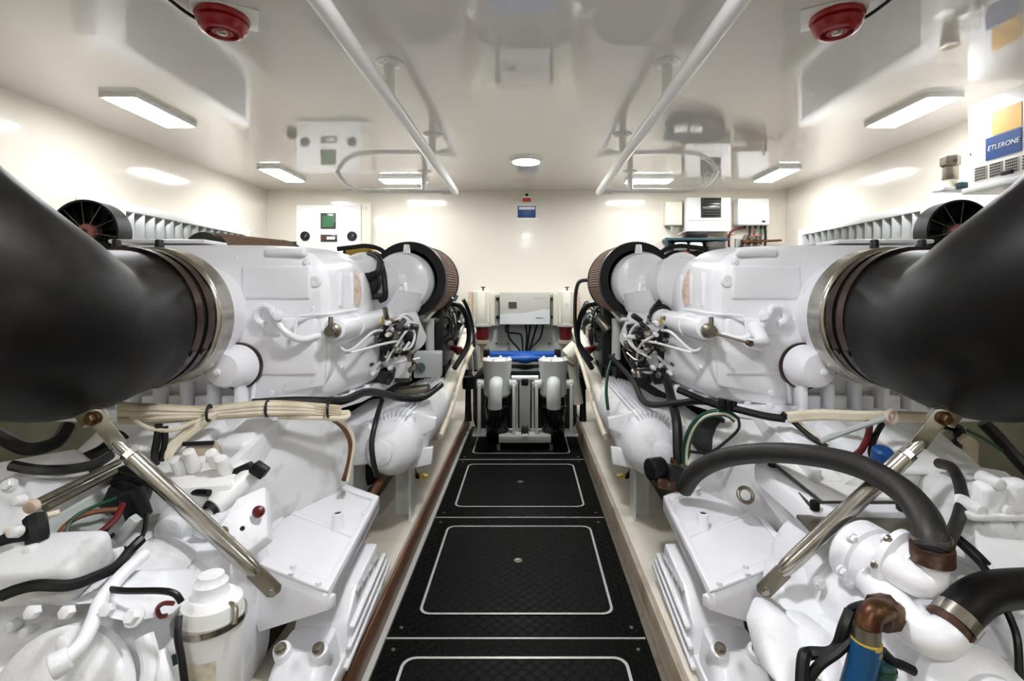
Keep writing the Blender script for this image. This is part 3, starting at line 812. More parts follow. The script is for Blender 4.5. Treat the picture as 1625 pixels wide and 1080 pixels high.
    # fuel block beside the actuator
    for p, s, mt in ((P(608, 552, 2.2), (.05, .08, .13), 'dark'), (P(628, 540, 2.25), (.04, .1, .09), 'dull'), (P(640, 528, 2.3), (.08, .08, .05), 'dark'), (P(620, 568, 2.22), (.045, .09, .07), 'boxlight'), (P(612, 594, 2.22), (.07, .1, .06), 'dark'), (P(652, 535, 2.4), (.05, .1, .12), 'black')):
        B('fuel_block', mb().box(p, s, (.1, .2, .1), bevel=.01), mt)
    for px, py, mt in ((603, 540, 'glassgrey'), (618, 530, 'boxlight'), (632, 555, 'dull'), (645, 520, 'black'), (618, 512, 'white'), (590, 577, 'glassgrey'), (596, 590, 'white'), (622, 582, 'boxlight')):
        c = P(px, py, 2.1); B('banjo_fitting', mb().cyl(c, c + Vector((0, -.04, 0)), .011, .009, n=10, bevel=.002), mt)
    for k in range(22):
        c = P(random.uniform(596, 664), random.uniform(505, 600), random.uniform(2.1, 2.2))
        d_ = Vector((random.uniform(-.03, .05), random.uniform(-.05, -.01), random.uniform(-.04, .05)))
        B('fuel_fitting', mb().cyl(c, c + d_, random.uniform(.006, .014), n=10, bevel=.002), ['dark', 'dull', 'black', 'boxlight', 'glassgrey', 'dark', 'dull'][k % 7])
    for k in range(6):
        a_ = P(random.uniform(600, 625), random.uniform(515, 590), 2.12); b_ = P(random.uniform(635, 672), random.uniform(505, 590), 2.3)
        B('fuel_line', mb().tube([a_, (a_ + b_) / 2 + Vector((random.uniform(0, .04), -.03, random.uniform(-.05, .05))), b_], .0055, 8), ['paint', 'black', 'boxlight', 'paint', 'dark', 'dull'][k])
    B('upright_tube', mb().cyl(P(682, 505, 2.75), P(682, 570, 2.75), .024, n=16), 'boxlight')
    B('upright_tube', mb().cyl(P(617, 508, 2.44), P(617, 545, 2.44), .017, n=14), 'white')
    # turbo and inner air filter
    cf = P(648, 443, 2.58); ax = Vector((.04, 1, -.0))
    af = B('air_filter', mb().lathe(cf, ax, [(0, .15), (0, .193), (.03, .196), (.032, .188), (.36, .188), (.362, .196), (.39, .194), (.395, 0)], 56, cap=False), 'black', label='black end rings of the air filter')
    m = mb(); a, u, w = frame(ax); npl = 90
    vs = []; fs = []
    for k in range(npl * 2):
        g = PI * k / npl; r = .194 if k % 2 else .1885
        e = u * math.cos(g) + w * math.sin(g)
        vs += [cf + a * .032 + e * r, cf + a * .36 + e * r]
    N = npl * 2
    m.add(vs, [(2 * k, 2 * ((k + 1) % N), 2 * ((k + 1) % N) + 1, 2 * k + 1) for k in range(N)])
    build('pleated_element', m, 'filt', af, 'brown pleated filter paper', sharp=10)
    cc = P(643, 447, 2.55)
    tc = B('intake_cover', mb().lathe(cc + Vector((-.015, -.05, 0)), (.04, 1, 0), [(0, 0), (0, .04), (-.006, .06), (.0, .12), (.012, .14), (.05, .152), (.11, .152)], 40, cap=False), 'paint')
    build('cover_boss', mb().lathe(cc + Vector((.0, -.05, .01)), (0, -1, 0), [(0, .03), (.012, .026), (.02, .012), (.021, 0)], 18, cap=False), 'paint', tc)
    build('cover_rib', mb().tube([cc + Vector((.01, -.05, .0)), cc + Vector((.03, -.06, -.1)), cc + Vector((.045, -.05, -.21))], [.014, .018, .02], 10), 'paint', tc)
    build('cover_lug', mb().cyl(cc + Vector((.015, -.03, .14)), cc + Vector((.015, -.03, .185)), .02, .014, n=12), 'paint', tc)
    B('intake_neck', mb().tube([cc + Vector((-.02, -.01, -.05)), cc + Vector((-.03, -.02, -.16)), cc + Vector((.0, -.02, -.23)), cc + Vector((.02, .05, -.3))], [.125, .1, .085, .08], 24), 'paint')
    B('compressor_volute', mb().torus(cc + Vector((-.05, .12, -.01)), (0, 1, 0), .1, .07, 36, 14), 'paint')
    B('charge_pipe', mb().tube([P(628, 432, 2.58), P(600, 428, 2.55), P(565, 426, 2.46), P(535, 424, 2.36), P(505, 422, 2.28)], [.03, .032, .034, .036, .045] if L else [.036, .04, .042, .045, .05], 20), 'paint')
    # V band and heat wrap
    B('heat_wrap', mb().tube([P(540, 410, 2.05), P(550, 424, 2.02), P(558, 445, 2.0), P(563, 465, 2.0), P(562, 484, 2.0)], [.02, .027, .03, .027, .02], 14), 'wrap', label='beige heat wrap')
    B('turbine_flange', mb().torus(P(575, 450, 2.42), (.4, 1, 0), .13, .022, 36, 10), 'cast')
    B('turbine_housing', mb().lathe(P(575, 450, 2.36), (.2, 1, 0), [(0, .09), (.02, .12), (.1, .13), (.2, .1)], 28), 'cast')
    # dark actuator and hose
    wg = B('wastegate_can', mb().lathe(P(588, 450, 2.34) if L else P(612, 498, 2.4), (.1, -1, 0), [(0, .05), (.05, .05), (.06, .04), (.065, 0)], 24, cap=False), 'black')
    build('can_bracket', mb().box(P(592, 470, 2.33) if L else P(615, 505, 2.4), (.09, .05, .03), bevel=.006), 'dark', wg)
    B('breather_hose', mb().tube([P(585, 402, 2.4), P(600, 408, 2.36), P(608, 430, 2.32), P(611, 455, 2.3), P(611, 472, 2.3), P(602, 477, 2.3)] if L else
                                 [P(608, 470, 2.42), P(612, 480, 2.38), P(620, 488, 2.38)], .013, 10), 'black')
    if L:
        B('breather_hose', mb().tube([P(575, 462, 2.3), P(585, 440, 2.26), P(600, 432, 2.28), P(604, 415, 2.3)], .016, 10), 'black')
    if L: B('fuel_rail', mb().box(P(572, 399, 2.7), (.14, .06, .035), bevel=.008), 'yel2', label='yellow painted strip')
    B('rail_harness', mb().tube([P(535, 395, 2.6), P(560, 392, 2.62), P(580, 390, 2.62), P(600, 394, 2.62), P(612, 402, 2.6)], .012, 10), 'black')
    B('rail_harness', mb().tube([P(545, 398, 2.7), P(570, 404, 2.72), P(590, 400, 2.75), P(606, 408, 2.75)], .012, 8), 'black')
    # outboard air filter
    co_ = Vector((-1.56, 2.42, 1.235 if L else 1.185)); ao = Vector((.42, .9, 0)).normalized(); _, uo, wo = frame(ao)
    af2 = B('air_filter', mb().lathe(co_, ao, [(0, .15), (0, .2), (.03, .203), (.032, .196), (.44, .196), (.442, .203), (.47, .2), (.475, 0)], 48, cap=False), 'black')
    vs = []
    for k in range(N):
        g = PI * k / npl; r = .202 if k % 2 else .197
        e = (uo * math.cos(g) + wo * math.sin(g)) * r; vs += [co_ + e + ao * .032, co_ + e + ao * .44]
    m = mb(); m.add(vs, [(2 * k, 2 * ((k + 1) % N), 2 * ((k + 1) % N) + 1, 2 * k + 1) for k in range(N)])
    build('pleated_element', m, 'filt', af2, 'brown pleated filter paper', sharp=10)
    B('outboard_neck', mb().tube([(-1.53, 2.44, 1.18), (-1.5, 2.36, 1.14), (-1.42, 2.28, 1.08)], [.13, .12, .11], 24), 'paint')
    for px in (185, 253) if L else (190, 265):
        B('top_knob', mb().cyl(P(px, 399, 1.62), P(px, 380, 1.62), .014, .012, n=12, bevel=.003), 'dark')
    B('top_plate', mb().box((-1.3, 1.84, 1.326), (.34, .14, .014), bevel=.005), 'paint')
    # oil heat exchanger
    x, z = -.545, .52
    hx = B('heat_exchanger', mb().lathe((x, 1.95, z), (0, 1, 0), [(0, 0), (0, .05), (.012, .07), (.05, .095), (.08, .112), (.16, .118), (.2, .13), (.23, .13), (.235, .12), (.95, .12), (.955, .13), (1.0, .13)], 40, cap=False), 'cast')
    build('cap_port', mb().lathe((x - .02, 1.963, z + .005), (0, -1, 0), [(0, .05), (.025, .046), (.032, .03), (.034, 0)], 20, cap=False), 'cast', hx)
    for k in range(8):
        g = k * PI / 4 + .2
        build('flange_bolt', mb().bolt((x + .122 * math.cos(g), 2.13, z + .122 * math.sin(g)), (0, -1, 0), .011), 'cast', hx)
    build('flange_ear', mb().prism([(x + .09, 2.1, z + .02), (x + .165, 2.1, z + .06), (x + .17, 2.1, z + .1), (x + .08, 2.1, z + .12)], (0, .03, 0), bevel=.004), 'cast', hx)
    build('flange_ear', mb().prism([(x + .1, 2.1, z - .03), (x + .155, 2.1, z - .02), (x + .15, 2.1, z - .09), (x + .06, 2.1, z - .11)], (0, .03, 0), bevel=.004), 'cast', hx)
    for k in range(13):
        g = PI * (.36 + k * .042)
        p = Vector((x + .124 * math.cos(g), 2.5, z + .124 * math.sin(g)))
        build('cooling_fin', mb().box(p, (.03, .9, .007), (0, -g, 0)), 'cast', hx)
    # finned duct between exchanger and flange
    dct = B('finned_duct', mb().loft([(2.0, -.7, .54, .1, .08, 3), (2.02, -.7, .54, .11, .09, 3), (2.9, -.69, .54, .1, .09, 3)], 28), 'cast')
    # exchanger support leg on the bed
    leg = B('support_leg', mb().span((-.6, 2.32, .124), (-.515, 2.34, .52)), 'boxlight')
    build('leg_flange', mb().span((-.525, 2.25, .124), (-.515, 2.32, .5)), 'boxlight', leg)
    build('drain_valve', mb().tube([(-.54, 2.4, .35), (-.53, 2.38, .3), (-.5, 2.34, .29)], .012, 8), 'dark', leg)
    build('valve_handle', mb().box((-.475, 2.34, .295), (.04, .03, .016), (0, .3, 0), bevel=.004), 'yel2', leg)
    # cream coolant pipes along the inner side
    B('coolant_pipe', mb().tube([(-.43, 3.95, .84), (-.44, 3.5, .76), (-.45, 3.0, .62), (-.46, 2.75, .54), (-.48, 2.62, .5)], .04, 14), 'cream')
    B('coolant_pipe', mb().tube([P(739, 524, 3.8), P(722, 570, 3.3), P(706, 620, 2.85), P(690, 655, 2.55)], .02, 12), 'cream')
    B('coolant_pipe', mb().tube([(-.42, 3.9, .72), (-.425, 3.4, .64), (-.43, 2.9, .5), (-.45, 2.6, .4)], .022, 10), 'wire')
    sp = B('starter_panel', mb().box((-.52, 3.05, .9), (.1, .4, .36), bevel=.012), 'black')
    for k in range(6):
        build('panel_screw', mb().bolt((-.468, 2.9 + .06 * k, .95 - .04 * (k % 3)), (1, 0, 0), .008, .008), 'dull', sp)
    # dark clutter at the inner flank
    for k in range(22):
        p = Vector((-.5 + random.uniform(-.06, .07), random.uniform(2.75, 3.9), random.uniform(.86, 1.06)))
        B('injector_fitting', mb().cyl(p, p + Vector((random.uniform(-.03, .06), random.uniform(-.08, .06), random.uniform(-.03, .08))), random.uniform(.008, .022), n=10, bevel=.003), ['dark', 'dull', 'glassgrey', 'boxlight', 'black', 'dark', 'teal'][k % 7])
    for k in range(9):
        y = random.uniform(2.75, 3.7); q = random.uniform(-.04, .04)
        B('injector_line', mb().tube([(-.56, y, .95 + q), (-.47, y + random.uniform(-.1, .1), 1.04 + q), (-.44, y + random.uniform(0, .2), .97), (-.46, y + random.uniform(.05, .3), .84)], random.uniform(.004, .008), 8), ['dark', 'boxlight', 'dull', 'black', 'teal', 'dark', 'black', 'boxlight', 'glassgrey'][k])
    B('guard_bar', mb().box(P(694, 487, 2.9), (.02, .5, .02), (.25, 0, -.1), bevel=.003), 'boxlight')
    hb = mb().tube([(-.4, 3.2, 1.1), (-.37, 3.25, 1.02), (-.36, 3.4, .9), (-.37, 3.6, .76)] if L else [(-.44, 3.2, 1.22), (-.36, 3.15, 1.2), (-.335, 3.1, 1.05), (-.345, 3.05, .86), (-.42, 2.95, .75)], .012, 10)
    B('flank_hose', hb, 'black')
    hb = mb().tube([(-.5, 3.0, 1.08), (-.4, 3.05, 1.06), (-.36, 3.12, .95), (-.36, 3.1, .82), (-.42, 2.95, .7)], .016, 10)
    B('flank_hose', hb, 'black')
    B('red_cap', mb().lathe(P(718, 551, 3.2), (1, -.6, -.4), [(0, .018), (.03, .02), (.06, .03), (.07, .02)], 12), 'darkred')
    if L:
        jb = B('junction_box', mb().box(P(680, 577, 2.5), (.13, .12, .12), (0, 0, .1), bevel=.006), 'greybox')
        build('box_socket', mb().cyl(P(667, 583, 2.42), P(667, 583, 2.45), .024, n=16), 'teal', jb)
        sb = B('switch_box', mb().box(P(639, 580, 2.4), (.075, .06, .11), bevel=.004), 'white')
        build('switch_base', mb().box(P(640, 600, 2.4), (.07, .055, .03), bevel=.004), 'glassgrey', sb)
        B('support_saddle', mb().box(P(655, 618, 2.42), (.16, .08, .03), (0, -.1, 0), bevel=.008), 'dull')
    else:
        B('sensor_block', mb().box(P(638, 560, 2.45), (.1, .08, .1), bevel=.01), 'dark')
        B('sensor_block', mb().cyl(P(655, 548, 2.5), P(655, 548, 2.44), .025, n=12), 'brass')
        B('support_saddle', mb().box(P(638, 600, 2.4), (.1, .09, .05), (0, .3, .2), bevel=.006), 'dark')
    # grey bell housing between engine and gearbox
    bell = B('bell_housing', mb().loft([(1.34, -1.1, .46, .22, .18, 3.2), (1.36, -1.1, .46, .26, .21, 3.2), (1.55, -1.12, .47, .32, .24, 3.2), (1.72, -1.12, .48, .4, .27, 3), (1.82, -1.12, .48, .46, .29, 3), (1.9, -1.12, .48, .47, .29, 3)], 40), 'grime')
    for xx in (-1.25, -1.08, -.94, -.84):
        build('bell_rib', mb().prism([(xx, 1.37, .665), (xx, 1.74, .745), (xx, 1.74, .65), (xx, 1.37, .58)], (.026, 0, 0), bevel=.005), 'cast', bell)
    for xx, yy, ww in ((-1.0, 1.54, .09), (-.87, 1.58, .09), (-1.15, 1.54, .1)):
        build('bell_pad', mb().box((xx, yy, .68), (ww, .18, .09), (.25, 0, 0), bevel=.02, seg=3), 'cast', bell)
    for k in range(7):
        g = PI * (.1 + .8 * k / 6)
        build('bell_bolt', mb().bolt((-1.12 + .44 * math.cos(g), 1.815, .48 + .27 * math.sin(g)), (0, -1, 0), .013), 'cast', bell)
    if not L:
        op = build('access_opening', MB().lathe(P(1128, 690, 1.8), (-.1, -1, .3), [(0, .075), (.012, .075), (.016, .062), (.004, .058), (.004, 0)], 32, cap=False), 'dark', bell)
    return root


def mount(side):
    xf = XF[side]; mb = lambda: MB(xf)
    # bracket arm with a shallow tray on top
    A, Bq, C, Dq = P(602, 790, 1.75), P(521, 943, 1.25), P(384, 888, 1.38), P(500, 753, 1.95)
    c = (A + Bq + C + Dq) / 4
    root = thing('mounting_bracket', 'white cast mounting arm with a shallow tray top on the %s engine bed' % side, 'bracket', xf(Vector((c.x, c.y, .2))), 'engine mounting arms')
    dn = Vector((0, 0, -.035))
    tray = build('tray_plate', mb().prism([A, Bq, C, Dq], dn, bevel=.004), 'paint', root)
    up = Vector((0, 0, .009))
    def lerp(p, q, f): return p + (q - p) * f
    rim = .07
    for p, q, r, s in ((A, Bq, Dq, C), (C, Dq, Bq, A), (Dq, A, C, Bq), (Bq, C, A, Dq)):
        p2 = lerp(p, r, rim); q2 = lerp(q, s, rim)
        build('tray_rim', mb().prism([p, q, q2, p2], up, bevel=.004), 'paint', tray)
    mid0, mid1 = lerp(A, Bq, .5), lerp(Dq, C, .5)
    d = (A - Bq).normalized() * .012
    build('tray_crease', mb().prism([mid0 - d, mid0 + d, mid1 + d, mid1 - d], up * .6, bevel=.002), 'paint', tray)
    p = P(536, 845, 1.55)
    bl = build('stud', mb().lathe(p, (0, 0, 1), [(0, .034), (.008, .034), (.012, .02), (.02, .018), (.06, .016), (.062, .011), (.05, .01), (.05, 0)], 20, cap=False), 'paint', root)
    build('stud_bore', mb().lathe(p + Vector((0, 0, .051)), (0, 0, 1), [(0, .0102), (.008, .0102)], 14), 'dark', bl)
    for px, py in ((545, 782), (465, 898), (505, 925), (470, 800), (578, 812)):
        q = PZ(px, py, .44); build('tray_screw', mb().lathe((q.x, q.y, .436), (0, 0, 1), [(0, .008), (.008, .007)], 8), 'grey' if px == 545 else 'paint', root)
    # front web gusset, inner web
    E = P(410, 1003, 1.32)
    build('front_web', mb().prism([C + dn * .3, Bq + dn * .3, Bq + dn * 1.1, E], (.012, .02, 0), bevel=.002), 'paint', root)
    E2 = Dq + Vector((-.02, 0, -.2))
    build('inner_web', mb().prism([C, Dq, E2, E + Vector((-.06, .06, 0))], (.02, 0, 0), bevel=.002), 'paint', root)
    build('side_lip', mb().prism([A, Bq, Bq + Vector((0, 0, -.04)), A + Vector((0, 0, -.04))], (-.014, -.004, 0), bevel=.002), 'paint', root)
    # resilient mount on the bed
    u = -.487
    root2 = thing('engine_mount', 'white box shaped resilient mount bolted on the %s bed under the mounting arm' % side, 'engine mount', xf(Vector((u - .09, 1.4, .125))), 'resilient engine mounts')
    build('housing', mb().prism([(u, 1.68, .126), (u, 1.36, .126), (u, 1.38, .24), (u, 1.46, .305), (u, 1.66, .325)], (-.15, 0, 0), bevel=.012), 'paint', root2)
    for k in range(3):
        build('face_rail', mb().box((u + .006, 1.55, .17 + .035 * k), (.014, .42 - .05 * k, .012), (.12, 0, 0), bevel=.003), 'cast', root2)
    for k in range(4):
        build('face_slot', mb().box((u + .001, 1.46 + .055 * k, .285 - .002 * k), (.01, .03, .018), (.12, 0, 0), bevel=.002), 'greybox', root2)
    build('base_plate', mb().box((u - .085, 1.24, .146), (.17, .4, .04), bevel=.008), 'paint', root2)
    build('front_block', mb().loft([(.165, u - .085, 1.3, .078, .08, 4), (.2, u - .085, 1.31, .07, .07, 4), (.235, u - .085, 1.33, .06, .05, 4)], 28, 'z'), 'paint', root2)
    for dx in (-.13, -.035):
        build('mount_boss', mb().cyl((u + dx, 1.3, .2), (u + dx, 1.27, .25), .026, .022, n=16, bevel=.005), 'paint', root2)
        build('mount_nut', mb().bolt((u + dx, 1.265, .255), (0, -.5, 1), .011), 'dull', root2)
    for dx, y in ((-.13, 1.12), (-.1, 1.12), (-.04, 1.13)):
        build('slot_hole', mb().lathe((u + dx, y, .1655), (0, 0, 1), [(0, .009), (.001, .009)], 10), 'dark', root2)
    build('rubber_pad', mb().cyl((u - .105, 1.62, .32), (u - .105, 1.62, .375), .055, n=24, bevel=.008), 'teal', root2, 'grey green rubber pad')


def hose(side):
    xf = XF[side]; mb = lambda: MB(xf)
    L = side == 'left'
    c = Vector((-1.132, 1.48, 1.07)); R = .2
    root = thing('exhaust_hose', 'huge black rubber exhaust hose bending up beside the near end of the %s engine' % side, 'hose', xf(c), 'black exhaust hoses')
    path = [c + Vector(o) for o in ((0, 0, 0), (.005, -.14, -.012), (.015, -.28, -.015), (.018, -.41, .045), (-.045, -.52, .155), (-.165, -.59, .3), (-.32, -.62, .46), (-.5, -.63, .64))]
    build('rubber_tube', mb().tube(path, [R, R + .002, R + .01, R + .016, R + .016, R + .016, R + .016, R + .016], 48, per=6), 'rubber', root)
    build('steel_collar', mb().lathe(c + Vector((0, .11, 0)), (0, -1, 0), [(0, .16), (0, .21), (.004, .214), (.07, .214), (.074, .21), (.076, .203)], 64, cap=False), 'steel', root)
    for k, y in enumerate((.02, -.03)):
        cl = build('hose_clamp', mb().ring(c + Vector((0, y, .0)), (0, -1, 0), R - .004, R + .006, .03, 56), 'clamp', root)
        build('clamp_bolt', mb().cyl(c + Vector((R * .78, y - .014, -R * .4)), c + Vector((R * .92, y - .014, -R * .5)), .01, n=10), 'clamp', cl)
    build('outlet_flange', mb().lathe(c + Vector((0, .121, 0)), (0, 1, 0), [(0, .19), (.02, .19), (.03, .175), (.14, .175)], 48), 'cast', root)
    # strut
    top = P(143, 640, 1.13); e1 = P(183, 700, 1.16); e2 = P(408, 908, 1.2); bot = P(436, 936, 1.215)
    root = thing('support_strut', 'polished stainless steel stay running from the %s exhaust hose down to the mounting arm' % side, 'strut', xf(bot), 'stainless stays')
    d = (e2 - e1)
    s1 = e1 + d * .04; s2 = e1 + d * .2
    build('upper_tube', mb().tube([e1, s1, s2 - d * .08], [.011, .014, .014], 16, per=0), 'steel', root)
    build('adjuster_nut', mb().lathe(s1 + d * .04, d, [(0, .018), (.03, .018)], 6), 'steel', root)
    build('main_tube', mb().tube([s1 + d * .07, s1 + d * .075, e2 - d * .1, e2 - d * .03, e2], [.017, .019, .019, .017, .012], 20, per=0), 'steel', root)
    def flat(p, q, w, th, n):
        a = (q - p).normalized(); nrm = Vector(n); nrm = (nrm - a * nrm.dot(a)).normalized(); b = a.cross(nrm)
        return mb().prism([p - b * w, q - b * w, q + a * w * .5 - b * w * .5, q + a * w * .5 + b * w * .5, q + b * w, p + b * w], nrm * th, bevel=.0015)
    build('lower_tab', flat(e2 - d.normalized() * .01, bot, .02, .007, (0.1, -1, .1)), 'dull', root)
    build('upper_tab', flat(e1 + d.normalized() * .012, P(150, 655, 1.14), .017, .007, (.2, -1, .3)), 'steel', root)
    ub = build('upper_bracket', mb().prism([P(112, 655, 1.16), P(140, 640, 1.16), P(158, 668, 1.16), P(130, 680, 1.16)], (0, .04, 0), bevel=.003), 'steel', root)
    build('bracket_bolt', mb().bolt(P(146, 664, 1.125), (0, -1, 0), .012, .014), 'brass', ub)
    build('tab_bolt', mb().bolt(bot + Vector((-.002, -.008, .002)), (0, -1, .0), .008, .006), 'steel', root)


for s in ('left', 'right'):
    engine(s); mount(s); hose(s)


# ================================================================== GEARBOXES AND THE CLUTTER AROUND THEM
def gearbox_base(side, label):
    xf = XF[side]; mb = lambda: MB(xf)
    root = thing('gearbox', label, 'gearbox', xf(Vector((-1.0, 1.0, .0))), 'marine gearboxes')
    body = build('main_casing', mb().loft([(.8, -1.0, .26, .24, .2, 3.5), (.82, -1.0, .26, .28, .24, 3.5), (1.0, -1.0, .27, .3, .25, 4), (1.3, -1.0, .29, .29, .25, 4), (1.4, -1.0, .3, .29, .25, 4), (1.42, -1.0, .3, .25, .22, 4)], 44), 'cast', root)
    return root, body, mb


# ---- left
g, body, mb = gearbox_base('left', 'white cast marine gearbox in the lower left corner with bolted cover and hoses')
Bp = lambda n, m, mt='cast', par=None, **k: build(n, m, mt, par or g, **k)
cc = P(85, 1135, .82)
cov = Bp('round_cover', mb().lathe(cc + Vector((0, .02, 0)), (-.05, -1, .35), [(0, .12), (.02, .12), (.03, .108), (.036, .07), (.04, .045), (.05, .04), (.052, 0)], 44, cap=False))
for px, py in ((45, 972), (100, 972), (165, 968), (95, 1022), (133, 1048), (205, 985), (60, 1035), (180, 1060)):
    p = P(px, py, .84); Bp('cover_bolt', mb().cyl(p + Vector((0, .014, -.006)), p, .011, n=6, bevel=.002))
Bp('angled_block', mb().prism([P(145, 975, .84), P(210, 990, .84), P(262, 945, .95), P(262, 905, 1.0), P(200, 905, 1.0), P(150, 945, .9)], (0, .1, -.05), bevel=.01))
Bp('block_bolt', mb().bolt(P(213, 978, .832), (0, -1, .6), .012, .014))
for px, py, r in ((247, 872, .034), (303, 868, .024), (335, 876, .02)):
    p = P(px, py, 1.2); b_ = Bp('cast_boss', mb().lathe(p + Vector((0, .12, .03)), (0, -1, -.1), [(0, r * 1.5), (.05, r * 1.4), (.06, r), (.08, r), (.084, r * .7), (.085, 0)], 24, cap=False))
Bp('boss_deck', mb().box(P(290, 895, 1.27), (.3, .14, .14), (.1, 0, 0), bevel=.03, seg=3))
for x0 in range(3):
    p = P(230 + 22 * x0, 1010 + 25 * x0, .88); Bp('side_rib', mb().tube([p, p + Vector((.03, -.03, -.05)), p + Vector((.0, -.07, -.12))], .014, 10))
# white control rod, bent
Bp('drain_pipe', mb().tube([P(228, 880, 1.02), P(195, 910, .95), P(162, 950, .88), P(148, 985, .84), P(130, 1020, .8), P(105, 1045, .78)], .012, 12), 'paint')
Bp('pipe_end', mb().cyl(P(112, 1042, .78), P(80, 1060, .765), .018, .02, n=14, bevel=.004))
# valve block
vb = Bp('valve_block', mb().box(P(320, 770, 1.36), (.2, .16, .07), (.1, 0, .2), bevel=.012), 'white')
for px, py, dx, dz in ((290, 752, 0, .05), (310, 745, 0, .06), (345, 735, .0, .04), (360, 750, .0, .05), (275, 775, 0, .03)):
    p = P(px, py, 1.36); build('valve_fitting', mb().cyl(p, p + Vector((dx, -.03, dz)), .018, .015, n=12, bevel=.004), 'white', vb)
so = Bp('solenoid', mb().cyl(P(400, 752, 1.38), P(338, 805, 1.28), .026, n=20, bevel=.004), 'white')
build('solenoid_mouth', mb().lathe(P(337, 806, 1.279), P(338, 805, 1.28) - P(400, 752, 1.38), [(0, .024), (.012, .02), (.0, .016), (-.02, .015)], 18), 'dark', so)
build('solenoid_plug', mb().box(P(412, 745, 1.35), (.04, .03, .03), (0, .6, 0), bevel=.004), 'black', so)
build('second_coil', mb().cyl(P(385, 742, 1.42), P(345, 765, 1.36), .026, n=18, bevel=.004), 'white', so)
Bp('coil_bracket', mb().box(P(370, 760, 1.37), (.12, .03, .05), (0, -.4, .1), bevel=.006), 'black')
Bp('black_stub', mb().cyl(P(282, 778, 1.3), P(332, 782, 1.28), .009, n=10), 'black')
Bp('plug_plate', mb().prism([P(375, 790, 1.3), P(420, 770, 1.36), P(425, 850, 1.28), P(385, 880, 1.22), P(345, 840, 1.22)], (0, .03, -.03), bevel=.006), 'cast')
Bp('red_plug', mb().lathe(P(412, 811, 1.29), (0.1, -1, .3), [(0, .014), (.01, .015), (.016, .008)], 12), 'darkred', label='small red cap')
Bp('plug_screw', mb().lathe(P(385, 838, 1.21), (0, -1, .3), [(0, .006), (.004, .005)], 8), 'dark')
# outboard boxes
bx = Bp('oil_cooler', mb().prism([P(62, 800, 1.05), P(190, 735, 1.28), P(195, 800, 1.24), P(95, 870, 1.02), P(65, 850, 1.02)], (.02, .12, -.04), bevel=.01), 'greybox')
for a, b_ in (((58, 797), (188, 733)), ((72, 806), (196, 742))):
    build('cooler_rail', mb().cyl(P(a[0], a[1], 1.02), P(b_[0], b_[1], 1.25), .0075, n=10), 'dull', bx)
build('end_fitting', mb().cyl(P(56, 800, 1.015), P(45, 806, 1.0), .014, n=10, bevel=.003), 'wrap', bx)
Bp('outboard_casing', mb().prism([P(-30, 770, 1.05), P(40, 740, 1.2), P(70, 790, 1.05), P(70, 870, 1.02), P(30, 930, .95), P(-30, 960, .9)], (0, .15, -.03), bevel=.015), 'grime')
Bp('casing_shelf', mb().prism([P(-20, 735, 1.25), P(120, 710, 1.35), P(135, 725, 1.35), P(40, 790, 1.15), P(-20, 790, 1.15)], (0, .05, -.05), bevel=.008), 'grime')
Bp('casing_step', mb().box(P(60, 900, .95), (.2, .12, .08), (.2, 0, .1), bevel=.02, seg=3), 'grime')
for px, py in ((20, 800), (15, 850), (40, 880), (20, 900), (12, 1000), (25, 1030), (10, 955), (35, 1010)):
    p = P(px, py, .93); Bp('casing_bolt', mb().cyl(p + Vector((0, .02, 0)), p + Vector((0, 0, .006)), .012, .01, n=10, bevel=.004), 'grime')
Bp('mid_casing', mb().prism([P(80, 900, .98), P(200, 860, 1.08), P(260, 890, 1.1), P(200, 960, .95), P(90, 960, .88), P(20, 960, .88)], (0, .15, -.05), bevel=.02), 'cast')

# things around the left gearbox
t = thing('oil_canister', 'white spin-on oil filter canister strapped to the left gearbox', 'oil filter', P(335, 1080, .98))
ca = P(333, 992, .98); ax = Vector((.02, 0, 1))
build('can', MB().lathe(ca + Vector((0, 0, -.2)), ax, [(0, .05), (.01, .056), (.225, .056), (.25, .052), (.262, .038)], 36), 'white', t)
build('filter_neck', MB().lathe(ca + Vector((.002, 0, .055)), ax, [(0, .038), (.012, .03), (.03, .03), (.036, .024), (.045, .022), (.047, 0)], 28, cap=False), 'cast', t)
st = build('strap_band', MB().ring(ca + Vector((0, 0, .012)), ax, .054, .064, .012, 40), 'steel', t)
build('strap_handle', MB().tube([P(372, 990, .95), P(374, 966, .96), P(366, 958, .965), P(352, 960, .965), P(349, 966, .96)], .005, 8), 'dull', st)
build('paper_label', MB().lathe(ca + Vector((0, 0, -.15)), ax, [(0, .0566), (.115, .0566)], 36, cap=False), 'label', t)
t = thing('data_tag', 'small dark rating tag beside the oil canister', 'tag', P(283, 1070, .9))
build('tag_plate', MB().prism([P(272, 1040, .93), P(288, 1038, .93), P(290, 1066, .93), P(277, 1070, .93)], (0, .004, 0)), 'teal', t)

# cables on the left
def cable(pp, r, m, label, cat='cable', name='cable', group=None, n=8):
    return build(name, MB().tube([P(*p) for p in pp], r, n), m, label=label, cat=cat, group=group)

